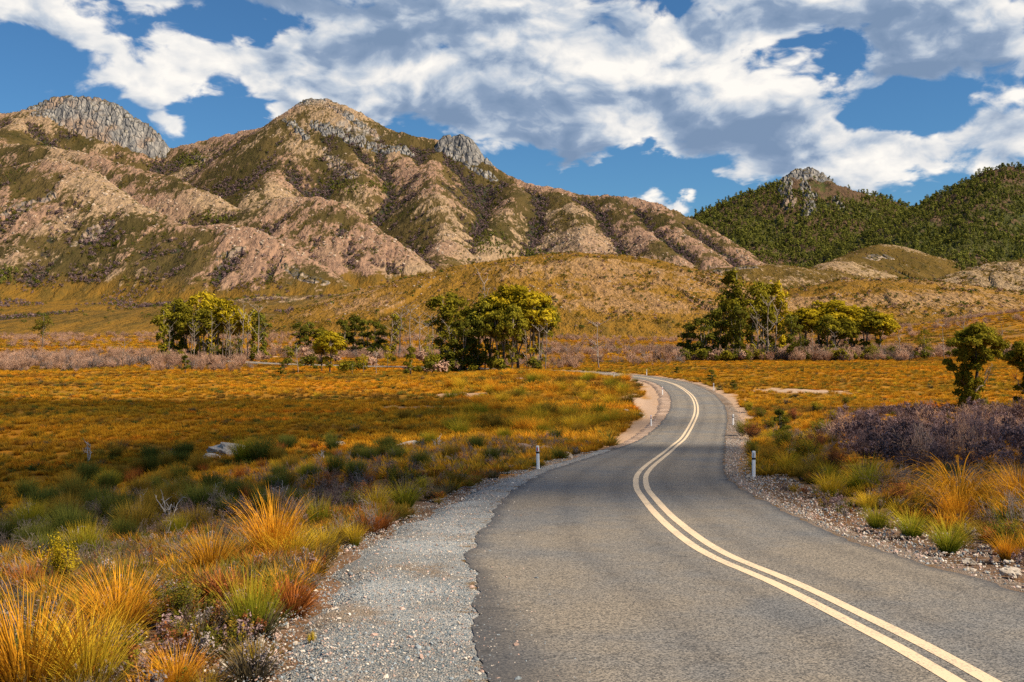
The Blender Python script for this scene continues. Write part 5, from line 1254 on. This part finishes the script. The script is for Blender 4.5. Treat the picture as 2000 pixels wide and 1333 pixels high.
# the single gum on the right, built for itself, and the one cut by the picture edge
def lone_gum(px, base_py, top, lab, seed, mirror=1):
    q = pix_ground(px, base_py); Y = q[1]; X = q[0]; zb = on_ground(X, Y); h = (ZC - (top - HZ) / F * Y) - zb
    g = np.random.default_rng(seed); T = Tubes(); Lf = Leaves(); D = Tubes()
    m = mirror
    P = np.array([(0, 0, -0.02), (0.0, 0.01, 0.12), (0.02 * m, 0.0, 0.22), (0.05 * m, 0.0, 0.33), (0.07 * m, 0.01, 0.45), (0.05 * m, 0.0, 0.58), (0.05 * m, 0, 0.75)])
    T.add(P, [0.030, 0.026, 0.022, 0.019, 0.015, 0.010, 0.006], 8)
    def limb(a, b, r0, r1, tb=T, k=6): tb.add(wander(a, b, k, 0.008, g), np.linspace(r0, r1, k), 5, np.linspace(0.2, 1, k), g.random())
    limb(P[2], (-0.16 * m, 0.02, 0.42), 0.014, 0.006); limb((-0.16 * m, 0.02, 0.42), (-0.27 * m, 0, 0.56), 0.006, 0.003)
    limb(P[2], (0.13 * m, 0, 0.30), 0.013, 0.009, D); limb((0.13 * m, 0, 0.30), (0.19 * m, 0, 0.42), 0.009, 0.005, D); limb((0.19 * m, 0, 0.42), (0.24 * m, 0.02, 0.55), 0.005, 0.002, D)
    for k in range(9):
        a = np.array([0.13 * m + 0.09 * m * g.random(), 0, 0.30 + 0.18 * g.random()]); limb(a, a + np.array([m * 0.10 * (g.random() - 0.2), 0.05 * g.normal(), 0.12 * g.random()]), 0.003, 0.001, D, 4)
    for k in range(6):
        b = P[4] + (P[6] - P[4]) * g.random(); a = g.random() * 6.28; limb(b, b + np.array([0.2 * math.cos(a), 0.2 * math.sin(a), 0.15]), 0.007, 0.003)
    sz = 0.0165
    for k in range(30):                                   # round head
        a = k * 2.399; qq = math.sqrt((k + .5) / 30); c = np.array([0.06 * m + 0.29 * qq * math.cos(a), 0.25 * qq * math.sin(a), 0.90 - 0.22 * qq * qq + g.normal(0, 0.05)]); s = 0.055 + 0.025 * g.random()
        Lf.clump(c, (s * 1.15, s * 1.15, s), 330, sz, g, 0.4, g.random())
    for k in range(14):                                   # underside and centre
        a = g.random() * 6.28; qq = 0.20 * math.sqrt(g.random()); Lf.clump((0.06 * m + qq * math.cos(a), qq * math.sin(a), 0.58 + 0.14 * g.random()), (0.06, 0.06, 0.055), 220, sz, g, 0.4, 0.25)
    for k in range(30):                                   # leafy sleeve low on the trunk
        f = g.random(); c = np.array([-0.03 * m + g.normal(0, 0.065), g.normal(0, 0.065), 0.02 + 0.60 * f]); Lf.clump(c, (0.06, 0.06, 0.065), 230, sz, g, 0.4, 0.2)
    for k in range(9):
        f = g.random(); c = np.array([-0.10 - 0.17 * f, g.normal(0, 0.02), 0.36 + 0.2 * f]) * np.array([m, 1, 1]); Lf.clump(c, (0.045, 0.045, 0.05), 170, sz, g, 0.4, 0.2)
    e = empty('eucalypt_tree', (X, Y, zb)); e.scale = (h, h, h)
    link('trunk', T.mesh('trunk', BARK_DARK), None, e); link('dead_limb', D.mesh('dead_limb', BARK), None, e); link('crown', Lf.mesh('crown', L_OLIVE), None, e)
    tag(e, lab, 'tree'); return e
lone_gum(1897, 806, 630, 'single round-headed gum with a bare crooked limb beside the purple scrub', 41)
lone_gum(2012, 800, 662, 'gum tree cut off by the right edge of the picture', 43, -1)

# ------------------------------------------------------------------ guide posts
WHITE = simple_mat('post_white', (0.86, 0.85, 0.82), 0.5, 0.3, 0.14, 14)
BLACK = simple_mat('band_black', (0.022, 0.022, 0.024), 0.5, 0.3)
RED = simple_mat('reflector_red', (0.70, 0.03, 0.035), 0.3, 0.5)
SILVER = simple_mat('reflector_silver', (0.45, 0.44, 0.43), 0.3, 0.5)
def post_shell(w, d, z0, z1, bulge=0.0, n=14, domed=False):
    """rounded-rectangle tube with a closed, slightly domed top"""
    a = (np.arange(n) + 0.5) / n * 2 * np.pi; sx = np.sign(np.cos(a)) * np.abs(np.cos(a)) ** 0.5; sy = np.sign(np.sin(a)) * np.abs(np.sin(a)) ** 0.5
    lev = [(z0, 1.0), (z1 - (0.02 if domed else 0), 1.0)] + ([(z1 - 0.006, 0.86), (z1, 0.55)] if domed else [])
    V = np.concatenate([np.stack([sx * (w / 2 + bulge) * k, sy * (d / 2 + bulge) * k, np.full(n, z)], 1) for z, k in lev])
    F_ = [[r * n + i, r * n + (i + 1) % n, (r + 1) * n + (i + 1) % n, (r + 1) * n + i] for r in range(len(lev) - 1) for i in range(n)] + [[(len(lev) - 1) * n + i for i in range(n)]]
    me = bpy.data.meshes.new('post_shell'); me.from_pydata([tuple(v) for v in V], [], F_); me.update(); return me
POST_ME = post_shell(0.135, 0.06, -0.15, 1.0, domed=True); BAND_ME = post_shell(0.135, 0.06, 0.665, 0.745, 0.003); REFL_ME = post_shell(0.045, 0.008, 0.77, 0.93); LIP_ME = post_shell(0.135, 0.06, -0.10, 0.03, 0.012)
def guide_post(px, base_py, label, refl, tilt=0.0, hgt=1.0, big=1.0):
    q = pix_ground(px, base_py); z = float(base_z(q[0], q[1]))
    e = empty('guide_post', (q[0], q[1], z)); e.rotation_euler = (0.0, tilt, random.uniform(-0.2, 0.2)); e.scale = (big, big, hgt)
    link('post', POST_ME, WHITE, e); link('black_band', BAND_ME, BLACK, e); link('base_sleeve', LIP_ME, WHITE, e)
    r = bpy.data.objects.new('reflector', REFL_ME.copy()); r.data.materials.clear(); r.data.materials.append(refl); col.objects.link(r); r.parent = e; r.location = (0, -0.036, 0)
    tag(e, label, 'guide post', 'white guide posts along the road'); return e
for m_, me_ in ((WHITE, POST_ME), (BLACK, BAND_ME), (WHITE, LIP_ME)): 
    if not me_.materials: me_.materials.append(m_)
guide_post(1051, 916, 'white guide post with red reflector beside the left gravel shoulder, nearest on that side', RED, -0.03)
guide_post(1472, 932, 'white guide post with black band beside the right verge, largest of all', SILVER, 0.0)
guide_post(1272, 832, 'white guide post on the left verge just before the bend', RED, -0.03, 1.0, 1.0)
guide_post(1432, 830, 'white guide post on the right verge, second nearest on that side', SILVER)
guide_post(1294, 771, 'white guide post on the pale gravel inside the bend', RED, -0.02, 1.05)
guide_post(1394, 762, 'white guide post on the outside of the bend beside a round dark bush', SILVER, -0.03)
guide_post(1263, 733, 'far white guide post behind the road on the outside of the bend', SILVER, 0, 1.05)
guide_post(1199, 739, 'far white guide post before the road where it leaves the bend', RED, 0, 1.0)

# ------------------------------------------------------------------ plants near the road that can be told apart
def tus(kind, mat, seed):
    if kind == 'arching': return tussock_mesh('tussock', mat, 520, 1.15, 0.17, 0.03, 0.75, 0.95, 0.010, 5, seed, 0.45)
    if kind == 'upright': return tussock_mesh('tussock', mat, 420, 1.10, 0.20, 0.02, 0.50, 0.45, 0.010, 4, seed, 0.5)
    if kind == 'dome': return tussock_mesh('tussock', mat, 760, 1.0, 0.22, 0.03, 0.80, 0.60, 0.010, 3, seed, 0.72)
    if kind == 'weeping': return tussock_mesh('tussock', mat, 700, 1.85, 0.18, 0.03, 1.05, 2.6, 0.012, 7, seed, 0.45)
TUS = {}
for kind in ('arching', 'upright', 'dome', 'weeping'):
    for m_ in (G_ORANGE, G_YELLOW, G_LIME, G_GREEN, G_OLIVE, G_RUST):
        if (kind == 'dome' and m_ in (G_ORANGE, G_RUST)) or (kind == 'weeping' and m_ is not G_ORANGE) or (kind == 'upright' and m_ is G_GREEN): continue
        TUS[(kind, m_.name)] = [tus(kind, m_, 1000 + len(TUS) * 3 + v) for v in range(2)]
def put(name, me, px, py, hpx, label, cat, group=None, wide=1.0, native=1.0, sink=0.0):
    q = pix_ground(px, py); z = on_ground(q[0], q[1]); s = hpx / F * q[1] / native
    o = link(name, me); o.location = (q[0], q[1], z - sink * s); o.rotation_euler = (0, 0, random.random() * 6.28); o.scale = (s * wide, s * wide, s)
    tag(o, label, cat, group); return o
def tussock(kind, mat, px, py, hpx, label, wide=1.0, group='large tussocks beside the road'):
    hpx = hpx * (1.75 if kind == 'dome' else 1.12)
    return put('tussock', TUS[(kind, mat.name)][random.randrange(2)], px, py, hpx, label, 'tussock', group, wide, 0.95)
for a in (
    ('arching', G_ORANGE, 55, 1372, 235, 'huge orange and yellow tussock filling the bottom left corner', 1.05),
    ('arching', G_YELLOW, 170, 1362, 175, 'yellow-green tussock against the right side of the huge corner tussock', 0.9),
    ('arching', G_ORANGE, 345, 1352, 92, 'yellow-orange tussock at the bottom edge left of the gravel', 1.1),
    ('arching', G_ORANGE, 232, 1232, 130, 'wide fiery orange tussock above the corner tussock', 1.1),
    ('upright', G_LIME, 492, 1232, 118, 'yellow-green upright tussock right at the gravel edge', 0.95),
    ('arching', G_ORANGE, 412, 1128, 96, 'orange tussock between two dark shrubs on the left slope', 1.0),
    ('arching', G_ORANGE, 535, 1096, 132, 'tall orange tussock on the left slope, tallest behind the gravel', 0.85),
    ('arching', G_YELLOW, 566, 1100, 72, 'low yellow skirt tussock at the foot of the tall orange one', 1.3),
    ('upright', G_LIME, 622, 1032, 66, 'green and yellow tussock right behind the tall orange one', 0.9),
    ('arching', G_YELLOW, 632, 1084, 58, 'small yellow tussock between the tall orange one and the gravel', 1.0),
    ('arching', G_YELLOW, 692, 1062, 46, 'small golden tussock touching the gravel edge', 0.9),
    ('arching', G_LIME, 790, 990, 52, 'broad yellow-green tussock at the gravel edge below a dark shrub', 1.25),
    ('arching', G_YELLOW, 735, 1000, 56, 'yellow tussock left of the broad yellow-green one', 0.9),
    ('arching', G_RUST, 745, 1032, 34, 'rust red low tussock by the gravel', 1.5),
    ('arching', G_OLIVE, 888, 952, 40, 'olive tussock by the gravel left of the near post', 1.0),
    ('arching', G_GREEN, 1092, 896, 26, 'green low tussock by the verge right of the near left post', 1.2),
    ('weeping', G_ORANGE, 1872, 1004, 98, 'great weeping orange tussock on the right bank', 1.0),
    ('arching', G_ORANGE, 1868, 1018, 70, 'orange tussock under the great weeping one', 1.0),
    ('arching', G_LIME, 1692, 962, 72, 'green tussock with yellow tips on the right bank', 0.95),
    ('arching', G_YELLOW, 1622, 968, 50, 'yellow tussock left of the green one on the right bank', 1.1),
    ('arching', G_LIME, 1712, 1030, 44, 'low lime tussock first in the row along the right verge', 1.2),
    ('arching', G_LIME, 1782, 1046, 52, 'lime tussock second in the row along the right verge', 1.3),
    ('arching', G_LIME, 1852, 1076, 62, 'largest lime tussock in the row along the right verge', 1.2),
    ('arching', G_YELLOW, 1692, 992, 34, 'small yellow tussock behind the lime row on the right', 1.3),
    ('arching', G_ORANGE, 1968, 1094, 54, 'bright orange tussock at the right picture edge', 0.9),
    ('arching', G_ORANGE, 1990, 985, 80, 'tall orange tussock cut by the right picture edge', 1.0),
    ('arching', G_YELLOW, 1540, 922, 44, 'yellow tussock behind the near right post', 1.1),
    ('arching', G_OLIVE, 1502, 905, 36, 'olive tussock closest to the near right post', 1.1),
    ('arching', G_ORANGE, 1585, 905, 44, 'orange tussock beside the pink stone on the right bank', 1.0)):
    tussock(*a)
DOME = [('dome', G_GREEN), ('dome', G_OLIVE), ('dome', G_LIME)]
heads = [(152, 985, 40), (190, 1000, 40), (222, 1020, 44), (266, 1048, 52), (212, 958, 28), (240, 1062, 40), (140, 1062, 54), (92, 1100, 46), (165, 1095, 54), (382, 1042, 40), (412, 962, 32), (450, 972, 32), (352, 898, 24), (226, 898, 20),
         (478, 905, 36), (512, 905, 38), (580, 1000, 34), (450, 1010, 30), (600, 935, 26), (790, 822, 18), (560, 880, 22), (650, 880, 20), (330, 985, 30), (300, 1010, 36), (60, 1040, 46), (20, 1060, 40), (100, 985, 28), (520, 1010, 34), (345, 1050, 36), (560, 955, 30),
         (700, 905, 26), (770, 895, 24), (820, 915, 28), (880, 900, 26), (840, 870, 22), (930, 880, 24), (960, 905, 26), (900, 850, 20), (985, 862, 20), (1000, 835, 17), (1060, 850, 18), (1085, 862, 20), (1040, 815, 16), (1130, 850, 18), (1180, 830, 16), (950, 830, 18)]
# brighter clumps scattered over the rise and the right bank
gq = np.random.default_rng(5)
CW = {'grass_yellow': 'yellow', 'grass_orange': 'orange', 'grass_olive': 'olive', 'grass_lime': 'lime', 'grass_green': 'dark green'}
def row_of(spots, where, group, kind='arching', wide=1.15):
    cnt = {}
    for (x, y, h, m_, rowname) in sorted(spots, key=lambda q: q[0]):
        k = (m_.name, rowname); cnt[k] = cnt.get(k, 0) + 1
        tussock(kind, m_, x, y, h, ' '.join(('%s%s tussock, %s such from the left %s %s' % ('rounded ' if kind == 'dome' else '', CW[m_.name], ORD[cnt[k] - 1], rowname, where)).split()), wide, group)
spots = []
for i in range(70):
    x = 880 + 390 * gq.random(); y = 742 + 110 * gq.random() ** 1.2
    if y > 742 + (1270 - x) * 0.45 + 60 or x > 1240 - max(0, y - 800) * 1.3: continue
    spots.append((x, y, 17 + (y - 735) * 0.16, (G_YELLOW, G_ORANGE, G_YELLOW, G_OLIVE, G_LIME)[i % 5], 'high' if y < 770 else 'low'))
row_of(spots, 'on the rise inside the bend', 'golden tussocks on the rise inside the bend')
spots = []
for i in range(46):
    x = 1440 + 380 * gq.random(); y = 812 + 150 * gq.random()
    if x < 1450 + max(0, y - 880) * 1.9 or (x > 1625 and y < 925): continue
    spots.append((x, y, 14 + (y - 800) * 0.16, (G_YELLOW, G_ORANGE, G_OLIVE, G_OLIVE, G_LIME)[i % 5], 'on'))
row_of(spots, 'the bank behind the near right post', 'tussocks on the right bank')
dspots = {'among the grey twigs at far left': [], 'among twigs left of the gravel': [], 'behind the near left post': []}
for i, (x, y, h) in enumerate(heads):
    m_ = G_GREEN if (i % 5 < 3 and y > 860) else G_OLIVE if i % 2 else G_LIME
    dspots['among the grey twigs at far left' if x < 300 else 'among twigs left of the gravel' if x < 700 else 'behind the near left post'].append((x, y, h, m_, 'rounded'))
for wh, sp in dspots.items(): row_of([(x, y, h, m_, '') for (x, y, h, m_, r) in sp], wh, 'rounded tussocks ' + wh, 'dome', 0.80)
gd = np.random.default_rng(17); nd = 0
while nd < 80:
    x = -20 + 940 * gd.random(); y = 868 + 215 * gd.random()
    if y > 1090 - 0.20 * x or y < 985 - 0.29 * min(x, 420) or x > 870 - (y - 880) * 1.5: continue
    nd += 1; m_ = (G_GREEN, G_GREEN, G_OLIVE, G_GREEN, G_RUST)[nd % 5]; hp = (16 + (y - 860) * 0.13) * (0.8 + 0.5 * gd.random())
    kd = 'arching' if m_ is G_RUST else 'dome'
    tussock(kd, m_, x, y, hp, {'grass_green': 'small dark green tussock in the thick scrub left of the gravel', 'grass_olive': 'small olive tussock in the thick scrub left of the gravel', 'grass_rust': 'small rust-coloured tussock in the thick scrub left of the gravel'}[m_.name], 0.74, 'small tussocks in the scrub left of the gravel')
LEAFY = {m_.name: leafy_mesh('leafy_shrub', m_, 1.0, 0.42, 22, 170, 0.016, 1200 + k) for k, m_ in enumerate((L_GOLD, L_DARK, L_OLIVE, L_RED))}
STEMS = {m_.name: twig_mesh('stems', m_, 0.8, 0.35, 12, 3, 0.008, 1220 + k, 4, 1) for k, m_ in enumerate((BARK_DARK, T_PURPLE))}
def shrub(mat, px, py, hpx, label, wide=1.0):
    q = pix_ground(px, py); s = hpx / F * q[1]
    e = empty('leafy_shrub', (q[0], q[1], on_ground(q[0], q[1])), random.random() * 6.28, s); e.scale = (s * wide, s * wide, s)
    link('foliage', LEAFY[mat.name], None, e); link('stems', STEMS['bark_dark'], None, e); tag(e, label, 'shrub', 'leafy shrubs beside the road'); return e
shrub(L_GOLD, 118, 1150, 120, 'yellow-green small-leaved shrub above the corner tussock', 1.0)
shrub(L_OLIVE, 150, 1212, 80, 'olive small-leaved shrub between corner tussock and fiery orange tussock', 1.1)
shrub(L_DARK, 350, 1216, 118, 'dark olive shrub with bare stems right of the fiery orange tussock', 0.95)
shrub(L_DARK, 684, 1008, 66, 'dark green upright shrub behind the tall orange tussock', 1.0)
shrub(L_DARK, 775, 962, 72, 'dark shrub behind the broad yellow-green tussock', 1.1)
shrub(L_OLIVE, 830, 968, 50, 'olive shrub left of the near left post', 1.2)
shrub(L_RED, 715, 985, 56, 'rust red and grey shrub at the left gravel edge', 1.2)
shrub(L_RED, 640, 958, 50, 'dark reddish shrub in the grey twigs', 1.3)
shrub(L_GOLD, 608, 1250, 26, 'tiny yellow seedling alone on the grey gravel', 1.2)
shrub(L_DARK, 1470, 895, 40, 'dark shrub right behind the near right post', 1.1)
shrub(L_OLIVE, 1535, 880, 56, 'olive shrub on the right bank below the dark bush', 1.3)
shrub(L_RED, 1762, 985, 56, 'dark maroon shrub left of the great weeping tussock', 1.4)
shrub(L_DARK, 1960, 1075, 80, 'dark speckled shrub right of the great weeping tussock', 1.1)
shrub(L_OLIVE, 1920, 1010, 50, 'olive shrub behind the dark speckled one', 1.0)
gs = np.random.default_rng(23); rs = []  # added dark heath shrubs, partly standing in for shade over this bank
while len(rs) < 20:
    x = 1435 + 230 * gs.random(); y = 790 + 135 * gs.random()
    if x < 1440 + 0.25 * abs(y - 850) + max(0, y - 880) * 1.2: continue
    rs.append((x, y))
cnt = {}
for k, (x, y) in enumerate(sorted(rs)):
    m_ = (L_DARK, L_OLIVE, L_RED, L_DARK)[k % 4]; w_ = {'leaf_dark': 'dark green', 'leaf_olive': 'olive', 'leaf_red': 'brown-red'}[m_.name]; cnt[w_] = cnt.get(w_, 0) + 1
    shrub(m_, x, y, 20 + (y - 780) * 0.24, '%s heath shrub, %s such from the left between right post and bend' % (w_, ORD[cnt[w_] - 1]), 1.5)
SNAG = [twig_mesh('bleached_snag', T_BLEACHED, 1.0, 0.42, 4, 3, 0.022, 1300 + k, 5, 2, 0.007) for k in range(4)]
for i, (x, y, h, lab) in enumerate(((170, 905, 40, 'bleached branching snag by the far left edge of the twigs'), (510, 892, 30, 'white forked snag beside the pale outcrop'), (328, 1015, 60, 'tall bleached snag between two green tussocks at left'), (420, 985, 40, 'bleached snag among the green tussocks'),
        (280, 1000, 44, 'leaning grey snag left of the tall bleached one'), (50, 1020, 50, 'grey snag near the left picture edge'), (330, 900, 26, 'small pale snag left of the outcrop'), (150, 1090, 60, 'pale snag above the yellow-green shrub'),
        (855, 880, 30, 'grey snag on the slope above the broad tussock'), (625, 905, 34, 'grey snag right of the pale outcrop'), (545, 975, 40, 'grey snag above the tall orange tussock'))):
    put('dead_snag', SNAG[i % 4], x, y, h, lab, 'snag', 'bleached snags left of the road')

# purple leafless scrub on the right, too tangled to count
def purple_scrub():
    g = np.random.default_rng(66)
    ms = [twig_mesh('purple_scrub', T_PURPLE if s else T_PINK, 1.45, 0.8, 12, 5, 0.02, 1400 + s, 3, 2, 0.009) for s in range(3)]
    for k in range(4):
        gg = np.random.default_rng(1420 + k); Lf = Leaves()
        for q in range(13):
            a = gg.random() * 6.28; rr = 0.62 * math.sqrt(gg.random()); Lf.clump((rr * math.cos(a), rr * math.sin(a), 0.35 + 0.85 * gg.random() * (1 - 0.4 * rr)), (0.19, 0.19, 0.24), 46, 0.05, gg, 0.35, 0.2 + 0.6 * gg.random())
        ms.append(Lf.mesh('purple_tufts', T_PURPLE))
    X, Y = fan_points(9000, 42, 112, 0.29, 0.62, g); sd = road_dist(X, Y); z = ground_z(X, Y, sd); px, py = pix_of(X, Y, z)
    lim = 1625 + 90 * sstep(py, 840, 815) + 60 * sstep(py, 880, 915) + 25 * fbm(X / 4, Y / 4, 2, 44) * 2
    nz = fbm(X / 3.5, Y / 5, 3, 46)
    ok = (px > lim) & (py > 808 + 40 * np.clip(fbm(X / 6, Y / 9, 3, 48), 0, 1)) & (py < 920) & (g.random(len(X)) < 0.24 * sstep(nz, -0.25, 0.1))
    sc = 0.35 + 0.9 * g.random(ok.sum()) ** 1.5 + 0.35 * nz[ok]
    scatter('purple_scrub', 'dense purple-grey leafless scrub on the right bank', 'scrub', ms, np.stack([X, Y, z], 1)[ok], np.stack([sc, sc, sc * (0.65 + 0.75 * g.random(len(sc)))], 1), seed=41)
purple_scrub()

# ------------------------------------------------------------------ rocks that can be told apart
for i, (x, y, w_, h_, mat, lab) in enumerate((
        (455, 888, 92, 36, STONE_PALE, 'long pale rock outcrop among the green tussocks at left'), (415, 896, 40, 18, STONE_PALE, 'low pale slab at the left end of the outcrop'), (800, 872, 70, 18, STONE_PALE, 'flat pale rock on the slope behind the shrubs'), (665, 868, 26, 12, STONE_PALE, 'small pale rock right of the outcrop'),
        (1024, 915, 14, 9, STONE_PALE, 'white round stone left of the near left post'), (1020, 880, 46, 26, STONE_PINK, 'broken pink rock behind the near left post'), (1068, 884, 34, 24, STONE_PINK, 'pink rock just right of the near left post'), (1110, 890, 18, 12, STONE_PALE, 'pale stone by the verge right of the near left post'),
        (905, 772, 26, 9, STONE_PINK, 'pinkish rocks low in the orange plain'), (1015, 742, 22, 7, STONE_PINK, 'rock near the crest of the rise'), (1138, 832, 30, 16, STONE_PINK, 'pink rock on the rise inside the bend'), (1222, 806, 18, 12, STONE_PALE, 'pale rock at the edge of the inside verge'), (1252, 812, 14, 10, STONE_PALE, 'small stone by the left post before the bend'),
        (1546, 888, 20, 22, STONE_PINK, 'upright pink stone on the right bank'), (1464, 934, 16, 8, STONE_PALE, 'pale stone at the foot of the near right post'), (1516, 926, 8, 7, STONE_PINK, 'small round pink stone right of the near right post'),
        (520, 1112, 34, 18, STONE_PINK, 'pink stone below the tall orange tussock'), (558, 1114, 26, 16, STONE_PINK, 'second pink stone beside the small yellow tussock'), (600, 1062, 20, 14, STONE_PALE, 'pale stone in the tussocks at the gravel edge'), (335, 1212, 40, 16, STONE_PINK, 'pink stone at the foot of the dark olive shrub'),
        (715, 1182, 14, 7, STONE_PALE, 'white stone on the grey gravel, rightmost of two'), (655, 1184, 22, 6, STONE_PALE, 'flat pinkish white stone on the grey gravel'), (795, 1105, 9, 6, STONE_PALE, 'small white stone high on the grey gravel'), (925, 958, 12, 6, STONE_PALE, 'white stone on the shoulder below the near left post'),
        (1975, 1118, 40, 18, STONE_PALE, 'grey broken rock at the right edge of the verge'), (1890, 1098, 26, 12, STONE_PALE, 'pale stone beside the lime tussock row'), (1915, 580, 1, 1, None, ''))):
    if mat is None: continue
    q = pix_ground(x, y); sx = w_ / F * q[1] / 2; sz = h_ / F * q[1] / 1.1
    o = link('rock', rock_mesh('rock', mat, 60 + i, 4, 0.7, 0.5, flat=True)); o.location = (q[0], q[1], on_ground(q[0], q[1]) + sz * 0.12); o.scale = (sx, sx * 0.75, sz); o.rotation_euler = (random.uniform(-.1, .1), random.uniform(-.15, .15), random.uniform(-.4, .4))
    tag(o, lab, 'rock', 'rocks beside the road')

# ------------------------------------------------------------------ unseen clouds, placed high behind the camera to shade the near plain and road
def shade_cloud(cx, cy, rx, ry, rot, seed, op=0.5):
    import bmesh
    from mathutils import noise
    m = MATS.get('cloud')
    if m is None:
        m, n = new_mat('cloud')
        d = n.node('ShaderNodeBsdfDiffuse'); d.inputs[0].default_value = (0.9, 0.9, 0.9, 1); t = n.node('ShaderNodeBsdfTransparent')
        lw = n.noise(n.pos(), 0.03, 4); mx = n.node('ShaderNodeMixShader'); n.put(mx.inputs[0], n.ss(lw, 0.3, 0.7, op * 0.55, op * 0.85))
        n.t.links.new(t.outputs[0], mx.inputs[1]); n.t.links.new(d.outputs[0], mx.inputs[2]); o = n.node('ShaderNodeOutputMaterial'); n.t.links.new(mx.outputs[0], o.inputs[0])
    bm = bmesh.new(); bmesh.ops.create_icosphere(bm, subdivisions=5, radius=1.0)
    for v in bm.verts:
        d = v.co.normalized(); k = 1 + 0.42 * noise.fractal(d * 1.6 + Vector((seed, seed * 2, 0)), 0.6, 2.0, 5)
        v.co = d * k
    me = bpy.data.meshes.new('cloud'); bm.to_mesh(me); bm.free(); me.polygons.foreach_set('use_smooth', np.ones(len(me.polygons), dtype=bool)); me.materials.append(m)
    o = bpy.data.objects.new('cloud', me); col.objects.link(o)
    alt = 650.0; off = SUN * (alt / SUN.z)
    o.location = (cx + off.x, cy + off.y, alt); o.scale = (rx, ry, 14); o.rotation_euler = (0, 0, rot)
    tag(o, 'unseen cloud behind the camera, placed to shade the near plain and road', None, None, 'structure')
shade_cloud(-50, 98, 46, 32, 0.15, 3.3)
shade_cloud(-4, 54, 30, 18, -0.12, 8.1)
shade_cloud(-20, 38, 12, 8, 0.2, 12.7)
